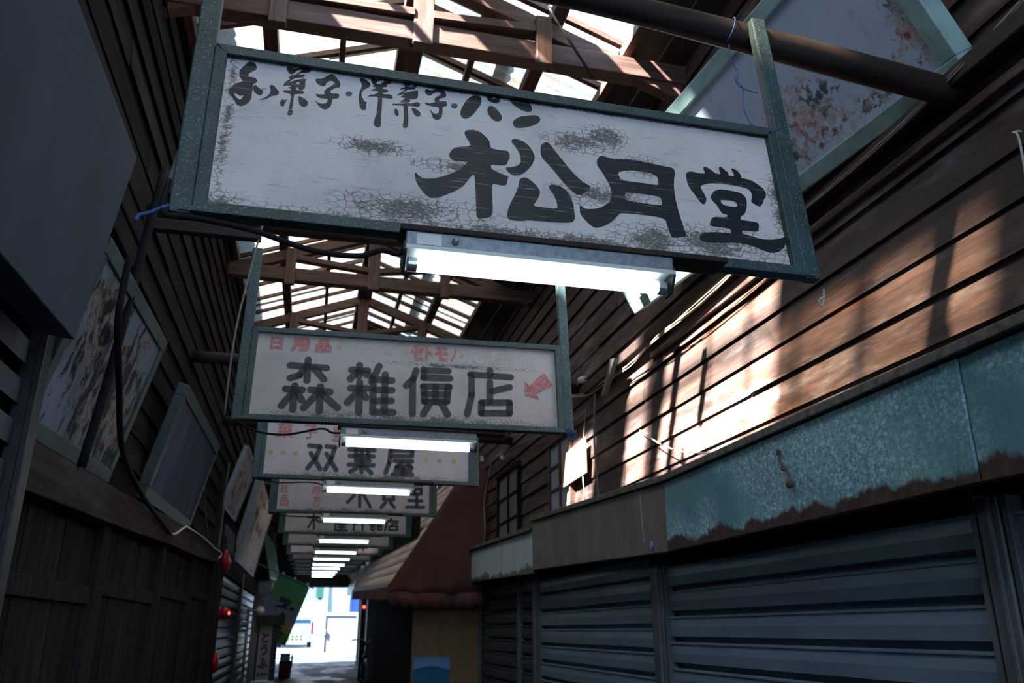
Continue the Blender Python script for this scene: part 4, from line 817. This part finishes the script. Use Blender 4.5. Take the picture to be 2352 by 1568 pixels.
# alarm bell, red lamp, red box
T = thing('alarm_bell', 'round red alarm bell on the left post beside the white billboards', 'alarm bell', (-.90, 9.35, 2.23))
MB().lathe([(.02, 0), (.122, .004), (.126, .025), (.114, .045), (.08, .063), (.03, .072), (0, .074)], (-.89, 9.35, 2.23), (1, 0, 0), 28).build('gong', 'red', T, smooth=True)
MB().lathe([(.018, 0), (.018, .01), (.0, .014)], (-.818, 9.35, 2.23), (1, 0, 0), 12).build('centre_bolt', 'metal', T)
MB().box((-.91, 9.24, 2.12), (-.888, 9.46, 2.34)).build('back_plate', 'metal_dark', T)
T = thing('alarm_lamp', 'glowing red alarm lamp on the left post below the bell', 'lamp', (-.9, 9.5, 1.72))
MB().lathe([(.07, 0), (.07, .02), (.05, .03)], (-.89, 9.48, 1.722), (1, 0, 0), 24).build('base_ring', 'red', T, smooth=True)
MB().lathe([(.058, .03), (.06, .06), (.045, .10), (.02, .118), (0, .12)], (-.89, 9.48, 1.722), (1, 0, 0), 20).build('lens', 'red', T, smooth=True)
MB().lathe([(.018, 0), (.024, .012), (.012, .026), (0, .028)], (-.80, 9.46, 1.722), (.8, -.6, 0), 14).build('bulb', 'red_glow', T, smooth=True)
T = thing('alarm_button_box', 'red alarm button box on the left post, lowest of the red fittings', 'alarm box', (-.9, 9.42, 1.24))
MB().lathe([(.08, 0), (.10, .01), (.10, .04), (.08, .052), (0, .053)], (-.89, 9.42, 1.245), (1, 0, 0), 26).build('cover', 'red', T, smooth=True)
MB().lathe([(.04, 0), (.04, .006), (0, .007)], (-.838, 9.42, 1.245), (1, 0, 0), 18).build('button', 'metal_dark', T)
b = MB((-.92, 9.72, 0)); b.box((-.955, 9.20, .24), (-.888, 9.56, 2.5)); tag(b.build('timber_post', 'door', bevel=.004), 'dark post that carries the red bell, lamp and box', 'post')

# green awning on the left
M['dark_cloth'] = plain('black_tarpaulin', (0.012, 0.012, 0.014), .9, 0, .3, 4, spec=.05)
M['green_cloth'] = plain('green_awning_cloth', (0.08, 0.22, 0.15), .6, 0, .2, 3, stretch=(1, 8, 1))
T = thing('awning', 'green cloth awning hanging off the left wall behind the white billboards', 'awning', (-.95, 17, 2.6))
b = MB(); n = 14
for i in range(n):
    a, e = 16.5 + 6.2 * i / n, 16.5 + 6.2 * (i + 1) / n; r0, r1 = .04 * (a - 16.5), .04 * (e - 16.5)
    b.poly([(-.93, a, 3.40 + r0), (-.93, e, 3.40 + r1), (-.71, e, 2.50 + r1), (-.71, a, 2.50 + r0)])
b.build('canopy', 'green_cloth', T, solid=.006)
MB().prism([(-.93, 16.5, 3.40), (-.71, 16.5, 2.50), (-.71, 16.5, 2.42), (-.93, 16.5, 2.42)], (0, .006, 0)).build('end_flap', 'dark_cloth', T)
MB().bar((-.71, 16.5, 2.49), (-.71, 22.7, 2.74), .03, .03).build('front_bar', 'metal', T)
b = MB((-.75, 16.6, 2.2)); b.box((-.90, 16.6, 2.18), (-.66, 16.8, 2.40)); tag(b.build('wall_box', 'metal', bevel=.01), 'small grey wall box under the green awning', 'box')

# banner slung from a leaning pole
M_b = NT('printed_banner_cloth'); t = M_b
X, Y, Z = t.sep(); w_ = t.math('ADD', t.math('MULTIPLY', X, .55), Z); n1 = t.noise(2.4, 3, .5)
w_ = t.math('ADD', w_, t.math('MULTIPLY_ADD', n1, .5, -.25))
col = t.ramp(t.math('MULTIPLY_ADD', w_, .55, .92), (0.0, (0.50, 0.52, 0.55)), (.16, (0.38, 0.40, 0.44)), (.24, (0.10, 0.25, 0.05)), (.40, (0.11, 0.28, 0.05)), (.46, (0.50, 0.30, 0.12)), (.56, (0.22, 0.26, 0.36)), (.68, (0.20, 0.27, 0.38)), (.74, (0.12, 0.32, 0.10)), (1.0, (0.10, 0.34, 0.22)))
dfb = t.n('BsdfDiffuse'); t.set(dfb.inputs['Color'], col); tlb = t.n('BsdfTranslucent'); t.set(tlb.inputs['Color'], col); mxb = t.n('MixShader'); mxb.inputs[0].default_value = .45
t.t.links.new(dfb.outputs[0], mxb.inputs[1]); t.t.links.new(tlb.outputs[0], mxb.inputs[2]); t.t.links.new(mxb.outputs[0], t.out.inputs[0]); M['banner'] = t.m
A_, B_ = Vector((-.522, 15.5, 2.487)), Vector((.025, 15.5, 2.258))
ex = (B_ - A_).normalized(); ez = Vector((0.33, 0, .955)).normalized()
T = thing('banner', 'green and grey shop banner with a dark brush character, hung aslant', 'banner', (-.522, 15.5, 2.487))
def bpt(u, v, off=0.0): return A_ + ex * u - ez * v * 1.0 + Vector((0, off + .008 * math.sin(u * 7 + v * 2), 0))
b = MB(); nu, nv = 12, 20; g = [[b.b.verts.new(bpt(.593 * i / nu, 1.01 * j / nv)) for i in range(nu + 1)] for j in range(nv + 1)]
for j in range(nv):
    for i in range(nu): b.b.faces.new((g[j][i], g[j][i + 1], g[j + 1][i + 1], g[j + 1][i]))
b.build('cloth', 'banner', T, smooth=True)
MB().tube([A_ - ex * .46 + Vector((0, -.02, .02)), B_ + ex * .08 + Vector((0, -.02, .02))], .012, 8, 0).build('pole', 'metal', T)
for u in (.08, .30, .54): MB().box(tuple(bpt(u, -.03) - Vector((.02, .03, .01))), tuple(bpt(u, -.03) + Vector((.02, .02, .04)))).build('clip', 'white', T)
vs, fs = glyph('み', .12, -.72, .54, -.30, .06)
letters('brush_character', [(vs, fs)], 'ink', T, 0, lambda u, v: bpt(u, -v, -.012))
vs, fs = glyph('そ', .20, -.96, .48, -.76, .05)
letters('brush_character', [(vs, fs)], 'ink', T, 0, lambda u, v: bpt(u, -v, -.012))

# tofu shop stand sign
T = thing('stand_sign', 'upright white stand sign with maroon lettering and small ribbed roof', 'stand sign', (-.60, 15.0, .38))
Yp = 15.0
MB().box((-.728, Yp, .80), (-.522, Yp + .10, 1.60)).build('sign_face', 'sign_white', T)
for x0, x1 in ((-.765, -.728), (-.522, -.43)): MB().box((x0, Yp - .02, .74), (x1, Yp + .12, 1.64)).build('side_post', 'metal_dark', T)
b = MB(); n = 11
for i in range(n): b.bar((-.79 + .43 * i / n + .02, Yp - .09, 1.63), (-.79 + .43 * i / n + .02, Yp + .0, 1.79), .022, .016, up=(1, 0, 0))
b.hexa([(-.79, Yp - .08, 1.635), (-.335, Yp - .08, 1.635), (-.335, Yp + .16, 1.635), (-.79, Yp + .16, 1.635), (-.79, Yp + .0, 1.795), (-.335, Yp + .0, 1.795), (-.335, Yp + .10, 1.795), (-.79, Yp + .10, 1.795)])
b.build('ribbed_roof', 'beam_left', T)
MB().box((-.79, Yp - .05, .374), (-.43, Yp + .16, .78)).build('plinth', 'white', T, bevel=.006)
letters('lettering', [glyph('と', -.685, 1.36, -.562, 1.53, .06), glyph('う', -.682, 1.16, -.57, 1.35, .06), glyph('ふ', -.715, .96, -.548, 1.14, .06)], 'paint_maroon', T, Yp - .003)
letters('small_lettering', [glyph('長', -.712, .835, -.658, .90, .05), glyph('岡', -.652, .835, -.598, .90, .05), glyph('屋', -.592, .835, -.538, .90, .05)], 'ink', T, Yp - .003)
T = thing('globe_lamp', 'white globe lamp on a thin pipe beside the stand sign', 'lamp', (-.75, 14.5, 1.8))
MB().lathe([(.001, -.075), (.045, -.06), (.07, -.027), (.075, 0), (.066, .035), (.04, .063), (.001, .075)], (-.728, 14.5, 1.85), (0, 0, 1), 20).build('globe', 'porcelain', T, smooth=True)
MB().tube([(-.93, 14.5, 1.86), (-.79, 14.5, 1.85)], .02, 8, 0).build('socket', 'metal', T)
b = MB((-.91, 14.7, .4)); b.tube([(-.91, 14.7, .38), (-.91, 14.7, 1.9)], .022, 8, 0); tag(b.build('conduit_pipe', 'metal', smooth=True), 'grey vertical pipe between far left shutter and stand sign', 'pipe')
T = thing('bottle_crate', 'dark red crate beside the stand sign near the exit', 'crate', (-.37, 21.0, .525))
b = MB()
for a, e in (((-.52, 21, .53), (-.24, 21.03, .88)), ((-.52, 21.4, .54), (-.24, 21.43, .88)), ((-.52, 21.03, .53), (-.495, 21.4, .88)), ((-.265, 21.03, .53), (-.24, 21.4, .88)), ((-.52, 21, .53), (-.24, 21.43, .56))): b.box(a, e)
M['crate'] = plain('maroon_plastic', (0.11, 0.035, 0.03), .5, 0, .2, 8)
b.build('crate_body', 'crate', T); MB().box((-.51, 21.02, .89), (-.28, 21.41, 1.05)).build('white_box', 'pane', T)
MB().box((-.262, 20.97, .74), (-.22, 21.46, 1.02)).build('rim', 'crate', T)
# ================================================================ right: awning, partition, wires
M['brown_cloth'] = plain('brown_awning_cloth', (0.15, 0.064, 0.062), .85, 0, .2, 3, .1)
M['cream_cloth'] = plain('cream_awning_cloth', (0.62, 0.49, 0.41), .8, 0, .12, 4, stretch=(6, .3, 1))
Ya = 9.35; AX, AZ, BX, BZ = 1.66, 3.32, .85, 2.02
T = thing('awning', 'brown shop awning with cream top and scalloped valance, right side', 'awning', (1.9, Ya, 2.0))
b = MB(); n = 10
for i in range(n):
    f0, f1 = i / n, (i + 1) / n
    pt = lambda f, y: (AX + (BX - AX) * f, y, AZ + (BZ - AZ) * f - .02 * math.sin(math.pi * f) + .036 * (y - Ya))
    b.poly([pt(f0, Ya), pt(f0, 17.2), pt(f1, 17.2), pt(f1, Ya)])
b.build('canopy', 'cream_cloth', T, smooth=True, solid=.004)
def flap(y, name, off=0.0):
    b = MB(); rows = 9; cols = 34; gr = []
    for j in range(rows + 1):
        row = []
        for i in range(cols + 1):
            u = i / cols; x = BX + (1.935 - BX) * u; w_ = min(1, (x - BX) / (AX - BX))
            zt = BZ + (AZ - BZ) * w_ - .02 * math.sin(math.pi * w_); zb_ = BZ - .06 - .03 * math.sin(math.pi * u)
            z = zb_ + (zt - zb_) * (j / rows)
            fold = .022 * math.sin((u * 3.2 + (1 - j / rows) * .8) * 6.28) * max(0, 1 - (j / rows) * 3)
            row.append(b.b.verts.new(Vector((x, y + fold + off, z))))
        gr.append(row)
    for j in range(rows):
        for i in range(cols): b.b.faces.new((gr[j][i], gr[j][i + 1], gr[j + 1][i + 1], gr[j + 1][i]))
    return b.build(name, 'brown_cloth', T, smooth=True, solid=.004)
flap(Ya - .002, 'end_flap')
b = MB(); cols = 80; top = []; bot = []
for i in range(cols + 1):
    u = i / cols; x = BX + (1.935 - BX) * u; sc_ = abs(math.sin(u * 9 * math.pi)); zt = BZ - .055 - .03 * math.sin(math.pi * u)
    yy = Ya - .012 + .02 * math.sin(u * 11)
    top.append(b.b.verts.new(Vector((x, yy, zt)))); bot.append(b.b.verts.new(Vector((x, yy + .01 * math.sin(u * 23), zt - .125 - .035 * sc_))))
for i in range(cols): b.b.faces.new((top[i], top[i + 1], bot[i + 1], bot[i]))
b.build('valance', 'brown_cloth', T, smooth=True, solid=.004)
b = MB(); 
for i in range(24):
    y0, y1 = Ya + 7.85 * i / 24, Ya + 7.85 * (i + 1) / 24; q0, q1 = BZ + .036 * (y0 - Ya), BZ + .036 * (y1 - Ya)
    b.poly([(BX, y0, q0), (BX, y1, q1), (BX, y1, q1 - .15), (BX, y0 + .1, q0 - .17), (BX, y0, q0 - .15)])
b.build('front_valance', 'brown_cloth', T, solid=.004)
MB().bar((BX + .01, Ya, BZ - .01), (BX + .01, 17.2, BZ + .27), .03, .03).build('front_bar', 'metal', T)
T = thing('awning', 'pale clear plastic awning beyond the brown one, near the exit', 'awning', (1.5, 17.4, 2.2))
b = MB(); b.poly([(1.5, 17.4, 3.4), (1.5, 21, 3.5), (.92, 21, 2.5), (.88, 17.4, 2.36)]); b.build('canopy', 'pane', T, solid=.004)
b = MB(); b.poly([(.88, 17.4, 2.36), (.92, 21, 2.5), (.92, 21, 2.36), (.88, 17.4, 2.18)]); b.build('front_valance', 'pane', T, solid=.004)
# partition with poster, dark shop fronts behind
b = MB((1.55, 9.72, .3)); b.box((1.17, 9.70, .24), (1.95, 9.73, 2.12)); tag(b.build('plywood_partition', 'partition'), 'brown plywood partition facing the camera under the awning', 'partition')
t = NT('seascape_poster_print'); X, Y, Z = t.sep()
hz = t.math('SUBTRACT', Z, t.math('MULTIPLY', t.math('POWER', t.math('SUBTRACT', X, .18), 2.0), -.9))
zz = t.math('ADD', Z, t.math('MULTIPLY', t.math('POWER', t.math('SUBTRACT', X, .18), 2.0), .9))
col = t.ramp(t.math('MULTIPLY_ADD', zz, 2.4, 0.0), (0, (0.5, 0.58, 0.80)), (.10, (0.5, 0.58, 0.80)), (.13, (0.09, 0.11, 0.15)), (.22, (0.01, 0.16, 0.29)), (.55, (0.01, 0.20, 0.38)), (.70, (0.01, 0.12, 0.36)), (.735, (0.32, 0.44, 0.82)), (1, (0.12, 0.34, 0.78)))
n1 = t.noise(9, 4, .6); col = t.mix(t.math('MULTIPLY', t.step(t.math('ADD', t.math('SUBTRACT', n1, t.math('MULTIPLY', Z, 2.2)), .12), .42, .47), t.step(zz, .045, .06)), col, (0.06, 0.065, 0.03))
M['poster'] = t.bsdf(col, .35)
T = thing('poster', 'blue seaside poster on the brown plywood partition', 'poster', (1.205, 9.695, .88))
b = MB(); b.box((1.19, 9.694, .865), (1.60, 9.697, 1.275)); b.build('print', 'poster', T)
vs = [(1.262, .955), (1.283, .955), (1.288, 1.00), (1.282, 1.025), (1.262, 1.025), (1.257, .99)]
letters('figure', [one(vs), disc((1.271, 1.038), .011)], 'sticker', T, 9.6930)
b = MB((1.2, 9.8, .3)); b.box((1.19, 9.74, .24), (1.22, 17.4, 2.9)); tag(b.build('dark_hoarding', 'dark_cloth'), 'black hoarding running back from the plywood partition', 'hoarding')
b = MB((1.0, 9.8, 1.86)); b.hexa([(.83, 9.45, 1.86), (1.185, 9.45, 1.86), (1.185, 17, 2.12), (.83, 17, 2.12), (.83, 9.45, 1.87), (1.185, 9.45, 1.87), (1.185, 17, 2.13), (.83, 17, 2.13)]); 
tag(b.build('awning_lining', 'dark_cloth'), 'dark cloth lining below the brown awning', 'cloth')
def wheel(c, r_, nm, T):
    c = Vector(c); b = MB(); b.tube([c + Vector((.0, r_ * math.cos(a_ * math.pi / 16), r_ * math.sin(a_ * math.pi / 16))) for a_ in range(33)], .022, 8, 0, False); T = b.build(nm, 'cable', T, smooth=True)
    b = MB()
    for a_ in range(14): b.tube([c, c + Vector((0, r_ * math.cos(a_ * math.pi / 7), r_ * math.sin(a_ * math.pi / 7)))], .0025, 4, 0)
    b.build('spokes', 'tube_cap', T)
    b = MB(); b.tube([c + Vector((.0, (r_ - .02) * math.cos(a_ * math.pi / 16), (r_ - .02) * math.sin(a_ * math.pi / 16))) for a_ in range(33)], .012, 6, 0, False); b.build('rim', 'tube_cap', T, smooth=True)
T = thing('bicycle', 'dark bicycle leaning on the black hoarding', 'bicycle', (1.06, 15.6, .4))
zf = G * 15.6; wheel((1.06, 15.2, zf + .33), .31, 'tyre', T); wheel((1.06, 16.25, zf + .33), .31, 'tyre', T)
b = MB()
for p, q in (((1.06, 15.2, zf + .33), (1.07, 15.45, zf + .95)), ((1.06, 15.42, zf + .85), (1.06, 15.75, zf + .35)), ((1.06, 15.75, zf + .35), (1.06, 15.95, zf + .9)), ((1.06, 15.75, zf + .35), (1.06, 16.25, zf + .33)), ((1.06, 15.92, zf + .8), (1.06, 16.25, zf + .33)), ((1.06, 15.42, zf + .80), (1.06, 15.9, zf + .72))): b.tube([p, q], .017, 8, 0)
b.build('frame', 'metal_dark', T); MB().tube([(.82, 15.52, zf + 1.0), (.98, 15.45, zf + 1.02), (1.07, 15.44, zf + .96), (1.14, 15.45, zf + 1.02), (1.18, 15.5, zf + 1.0)], .012, 8, 4).build('handlebar', 'tube_cap', T, smooth=True)
MB().hexa([(1.0, 15.86, zf + .90), (1.12, 15.86, zf + .90), (1.14, 16.1, zf + .92), (.98, 16.1, zf + .92), (1.03, 15.86, zf + .94), (1.09, 15.86, zf + .94), (1.13, 16.1, zf + .97), (.99, 16.1, zf + .97)]).build('saddle', 'cable', T, bevel=.015)
b = MB(); b.tube([Vector((1.06, 15.2 + .36 * math.cos(a_), zf + .33 + .36 * math.sin(a_))) for a_ in [R(40 + 12 * i) for i in range(12)]], .02, 6, 0); b.build('mudguard', 'tube_cap', T)
b = MB((1.25, 20, .5)); b.box((1.22, 20.0, G * 20), (1.32, 20.12, 2.5)); tag(b.build('exit_post', 'metal_dark'), 'dark post right of the bright exit, near the bicycle', 'post')
b = MB((1.45, 21, .5)); b.box((1.42, 20.9, G * 21), (1.50, 21.1, 2.6)); tag(b.build('exit_post', 'metal_dark'), 'slim dark post just behind the other exit post', 'post')
b = MB((1.5, 22, .5)); b.box((1.5, 21.2, G * 21 + .05), (1.90, 25.95, 3.4)); tag(b.build('side_hoarding', 'dark_cloth'), 'dark side wall sheeting at the right of the exit', 'hoarding')
T = thing('alarm_lamp', 'small glowing red lamp on the post right of the exit', 'lamp', (1.28, 19.95, 2.0))
MB().lathe([(.05, 0), (.05, .03), (.03, .06), (0, .065)], (1.275, 20.02, 2.06), (0, -1, 0), 16).build('base_ring', 'red', T, smooth=True)
MB().lathe([(.03, 0), (.035, .02), (0, .035)], (1.275, 19.94, 2.06), (0, -1, 0), 14).build('bulb', 'red_glow', T, smooth=True)
b = MB((1.1, 18.5, 2.2)); b.box((1.02, 18.2, 2.20), (1.19, 18.6, 2.45)); tag(b.build('wall_box', 'metal_dark', bevel=.01), 'dark box fixed under the pale plastic awning', 'box')

# wires on the right wall
def bundle(pts, n, r_, mat, label, name='cable_bundle'):
    b = MB(pts[0]); rr = random.Random(11)
    for i in range(n):
        o_ = [Vector((rr.uniform(-.008, .004), 0, rr.uniform(-.018, .018))) for _ in pts]
        b.tube([Vector(p) + q for p, q in zip(pts, o_)], r_, 6, 8)
    return tag(b.build(name, mat, smooth=True), label, 'cable')
bundle([(1.92, .9, 3.42), (1.90, 1.55, 3.28), (1.86, 1.80, 3.20), (1.845, 2.2, 3.165), (1.84, 2.9, 3.15), (1.84, 3.6, 3.13), (1.84, 4.1, 3.13), (1.86, 4.6, 3.13), (1.87, 5.1, 3.15), (1.86, 5.6, 3.20), (1.55, 5.75, 3.26), (1.2, 5.85, 3.29)], 4, .003, 'cable_tan', 'bundle of tan cables sagging under the peeling billboard on the right')
bundle([(1.86, 5.5, 3.06), (1.87, 6.2, 3.10), (1.86, 7.4, 3.22), (1.86, 8.6, 3.30), (1.87, 9.3, 3.32)], 3, .004, 'cable_grey', 'grey cables continuing along the right wall above the windows')
cable('wire', [(1.91, 4.62, 2.71), (1.89, 4.3, 2.56), (1.86, 3.95, 2.44), (1.83, 3.6, 2.36), (1.80, 3.42, 2.325)], .0032, 'rope_white', 'white wire slanting down the sunlit boards to the brown fascia')
cable('wire', [(1.91, 1.645, 2.915), (1.885, 1.65, 2.91), (1.89, 1.64, 2.88), (1.895, 1.655, 2.69), (1.895, 1.66, 2.50), (1.88, 1.70, 2.37)], .0035, 'rope_white', 'pale wire hanging down the boards at the right picture edge')
cable('wire', [(1.90, 5.4, 3.16), (1.89, 5.42, 2.8), (1.90, 5.38, 2.33)], .007, 'cable_grey', 'grey wire dropping to the insulators on the brown fascia')
cable('wire', [(1.90, 5.62, 3.1), (1.89, 5.7, 2.7), (1.88, 5.62, 2.34)], .004, 'cable_grey', 'thin grey wire dropping beside the plywood board')
cable('wire', [(1.88, 8.9, 3.30), (1.82, 8.95, 2.9), (1.80, 8.8, 2.55), (1.79, 8.9, 2.42)], .008, 'cable_grey', 'grey cable dropping along the edge of the brown awning')
def insulator(p, ax, label):
    T = thing('insulator', label, 'insulator', p, group='porcelain insulators on the right wall')
    MB().lathe([(.012, 0), (.026, .004), (.028, .016), (.018, .022), (.027, .028), (.027, .040), (.018, .046), (.026, .052), (.024, .064), (.010, .07)], p, ax, 16).build('porcelain_body', 'porcelain', T, smooth=True)
    a = Vector(ax).normalized(); MB().tube([Vector(p) - a * .02, Vector(p) + a * .09], .006, 6, 0).build('pin', 'metal_dark', T)
insulator((1.845, 5.42, 2.375), (0, 1, .05), 'white insulator on the brown fascia top, nearer of the pair')
insulator((1.845, 5.30, 2.37), (0, 1, .1), 'white insulator on the brown fascia top, second of the pair')
insulator((1.87, 5.52, 3.30), (-.3, 1, .1), 'white insulator under the log end right of the second sign')
insulator((1.86, 8.2, 3.24), (0, 1, 0), 'white insulator on the boards above the far window')
insulator((1.82, 9.1, 3.36), (0, 0, 1), 'white insulator beside the top of the brown awning')
b = MB((1.74, 2.7, 2.1)); P_ = [(1.742, 2.83, 2.205), (1.735, 2.82, 2.17), (1.738, 2.795, 2.14), (1.735, 2.77, 2.105), (1.735, 2.765, 2.085)]
b.tube(P_, .0045, 6, 5); b.tube([(1.735, 2.768, 2.09), (1.733, 2.765, 2.07), (1.736, 2.768, 2.055)], lambda u: .007 + .009 * math.sin(math.pi * u), 8, 5); b.tube([(1.738, 2.80, 2.145), (1.732, 2.805, 2.135), (1.736, 2.79, 2.13)], .006, 6, 4); b.tube([(1.742, 2.835, 2.215), (1.738, 2.83, 2.195)], .008, 6, 0)
tag(b.build('knotted_rope', 'rope_brown', smooth=True), 'short knotted brown rope stuck on the long teal fascia', 'rope')
b = MB((1.9, 4.8, 3.2)); b.hexa([(1.80, 4.95, 3.02), (1.83, 4.95, 3.02), (1.83, 5.0, 3.02), (1.80, 5.0, 3.02), (1.80, 4.72, 3.20), (1.83, 4.72, 3.20), (1.83, 4.8, 3.22), (1.80, 4.8, 3.22)]); tag(b.build('bent_bracket', 'metal_dark'), 'bent bracket below the ledger end on the right wall', 'bracket')

# ================================================================ the street beyond
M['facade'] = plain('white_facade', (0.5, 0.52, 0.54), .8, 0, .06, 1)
M['car_white'] = plain('white_car_paint', (0.42, 0.44, 0.44), .3, 0, .03, 2); M['car_cream'] = plain('cream_car_bumper', (0.50, 0.45, 0.28), .4, 0, .05, 2)
M['glass'] = plain('dark_car_glass', (0.045, 0.085, 0.15), .12, 0, .15, 2, spec=.7); M['tail_red'] = plain('red_tail_lamp', (0.30, 0.008, 0.016), .3, 0, .1, 5)
Yc, Zc = 36.0, G * 36
T = thing('car', 'small white van seen from behind, parked in the bright street', 'car', (-.38, Yc, Zc))
def sect(y, w0, w1, z0, zs, z1): return [(-.38 - w0, y, Zc + z0), (-.38 + w0, y, Zc + z0), (-.38 + w0 * 1.02, y, Zc + zs), (-.38 + w1, y, Zc + z1), (-.38 - w1, y, Zc + z1), (-.38 - w0 * 1.02, y, Zc + zs)]
b = MB(); S = [sect(Yc, .72, .60, .30, .85, 1.42), sect(Yc + .25, .74, .64, .26, .9, 1.52), sect(Yc + 2.2, .74, .64, .26, .9, 1.52), sect(Yc + 2.7, .74, .60, .26, .85, 1.0), sect(Yc + 3.3, .70, .60, .3, .7, .9)]
vv = [[b.b.verts.new(Vector(p)) for p in s_] for s_ in S]
for A, B2 in zip(vv, vv[1:]):
    for i in range(6): b.b.faces.new((A[i], A[(i + 1) % 6], B2[(i + 1) % 6], B2[i]))
b.b.faces.new(vv[0][::-1]); b.b.faces.new(vv[-1]); b.build('body', 'car_white', T, bevel=.05)
MB().prism([(-.38 - .60, Yc - .01, Zc + .93), (-.38 + .60, Yc - .01, Zc + .93), (-.38 + .53, Yc + .02, Zc + 1.34), (-.38 - .53, Yc + .02, Zc + 1.34)], (0, .03, 0)).build('rear_window', 'glass', T)
MB().box((-1.13, Yc - .10, Zc + .22), (.37, Yc + .05, Zc + .52)).build('bumper', 'car_cream', T, bevel=.04)
for x in (-1.10, .26): MB().box((x, Yc - .03, Zc + .52), (x + .08, Yc + .02, Zc + .98)).build('tail_lamp', 'tail_red', T, bevel=.01)
b = MB(); [b.box((-.66 + .17 * i, Yc - .115, Zc + .30 + .10 * j), (-.60 + .17 * i, Yc - .09, Zc + .35 + .10 * j)) for i in range(4) for j in range(2)]; b.build('bumper_vent', 'cable', T)
for x in (-1.05, .12):
    for dy in (.55, 2.7): MB().lathe([(.10, 0), (.27, .01), (.27, .16), (.1, .17)], (x, Yc + dy, Zc + .27), (1, 0, 0), 20).build('wheel', 'cable', T, smooth=False)
MB().box((-.50, Yc - .02, Zc + .60), (-.17, Yc + .0, Zc + .76)).build('number_plate', 'white', T)
T = thing('glazed_booth', 'framed glazed booth standing at the right of the bright street', 'booth', (1.2, 30, .75))
zb_ = .76
for x in (.62, 1.74): MB().box((x - .04, 30, zb_), (x + .04, 30.08, 2.12)).build('frame_post', 'metal', T)
for z in (.80, 2.08): MB().box((.66, 30, z - .05), (1.70, 30.08, z + .06)).build('frame_rail', 'metal', T)
M['booth_pane'] = plain('grey_booth_pane', (0.12, 0.12, 0.135), .3, 0, .2, 2, stretch=(1, 1, 2), spec=.6)
MB().box((.66, 30.03, .86), (1.70, 30.045, 2.04)).build('pane', 'booth_pane', T); MB().box((.60, 29.96, 1.42), (.67, 30.0, 1.60)).build('handle', 'white', T)
b = MB(); b.box((.62, 30.08, zb_), (.66, 31.2, 2.1)).box((1.70, 30.08, zb_), (1.74, 31.2, 2.1)).box((.62, 31.2, zb_), (1.74, 31.24, 2.1)); b.build('side_walls', 'booth_pane', T)
b = MB((.95, 31.6, .8)); b.tube([(1.0, 32.2, .8), (1.0, 32.2, 2.1), (1.05, 32.2, 2.6), (1.3, 32.2, 2.95), (1.7, 32.2, 3.08)], .055, 10, 6); tag(b.build('curved_pole', 'white', smooth=True), 'white curved pole arching over the street by the booth', 'pole')
b = MB(); b.box((-14, 28.5, .6), (-5.5, 49, 13)); struct(b.build('street_shade_block', 'facade'))      # unseen block left of the street, added to cast shade on it
b = MB((1.3, 44, 1.1)); b.tube([(1.15, 44, 1.1), (1.15, 44, 9)], .13, 10, 0); tag(b.build('utility_pole', 'metal', smooth=True), 'grey utility pole far across the street', 'pole')
T = thing('building', 'pale building across the bright street', 'building', (0, 50, 1.2))
MB().box((-12, 50, 1.0), (14, 58, 9)).build('facade', 'facade', T)
for x in (-2.2, -.2, .6, 3.2): MB().box((x, 49.94, 3.2), (x + 1.0, 49.99, 4.8)).build('window', 'pane', T)
MB().box((-12, 49.85, 5.1), (14, 50, 5.25)).build('string_course', 'metal', T)
b = MB((.7, 49.9, 3.6)); b.box((.50, 49.86, 3.3), (.88, 49.99, 4.0)); M['green_sign'] = plain('green_signboard', (0.04, 0.15, 0.09), .5, 0, .1, 3); tag(b.build('street_sign', 'green_sign'), 'small green sign on the pale building across the street', 'sign')
T = thing('truck', 'blue covered truck parked behind the glazed booth', 'truck', (3.0, 40, 1.0))
M['blue_cover'] = plain('blue_tarpaulin', (0.012, 0.05, 0.28), .5, 0, .15, 3)
MB().box((2.0, 40, 2.35), (5.0, 42.2, 3.1)).build('cover', 'blue_cover', T, bevel=.08); MB().box((2.0, 40, 1.4), (5.0, 42.2, 2.35)).build('truck_bed', 'white', T)
for x in (2.4, 4.2): MB().lathe([(.1, 0), (.4, .01), (.4, .22), (.1, .23)], (x + .2, 39.9, 1.40), (0, 1, 0), 20).build('wheel', 'cable', T)
t = NT('tree_leaves'); M['leaves'] = t.bsdf(t.ramp(t.noise(3, 3), (.3, (0.05, 0.12, 0.04)), (.7, (0.16, 0.28, 0.10))), .6)
T = thing('tree', 'leafy green tree behind the curved white pole', 'tree', (3.4, 45, 1.1)); rr = random.Random(9)
MB().tube([(3.4, 45, 1.1), (3.45, 45, 2.6), (3.3, 45, 4.0)], lambda u: .16 - .07 * u, 8, 4).build('trunk', 'log', T)
b = MB()
for i in range(900):
    d = Vector((rr.gauss(0, 1), rr.gauss(0, 1), rr.gauss(0, 1))).normalized() * rr.uniform(.5, 1) ; c = Vector((3.3, 45, 4.0)) + Vector((d.x * 1.5, d.y * 1.4, d.z * 1.2)); s_ = rr.uniform(.08, .17)
    a1 = Vector((rr.uniform(-1, 1), rr.uniform(-1, 1), rr.uniform(-1, 1))).normalized() * s_; a2 = a1.cross(Vector((rr.uniform(-1, 1), rr.uniform(-1, 1), rr.uniform(-1, 1)))).normalized() * s_ * .6
    b.poly([c - a1, c + a2, c + a1, c - a2])
b.build('crown', 'leaves', T)
for o in bpy.data.objects:
    for k_ in ('_o', 'flip'):
        if k_ in o: del o[k_]
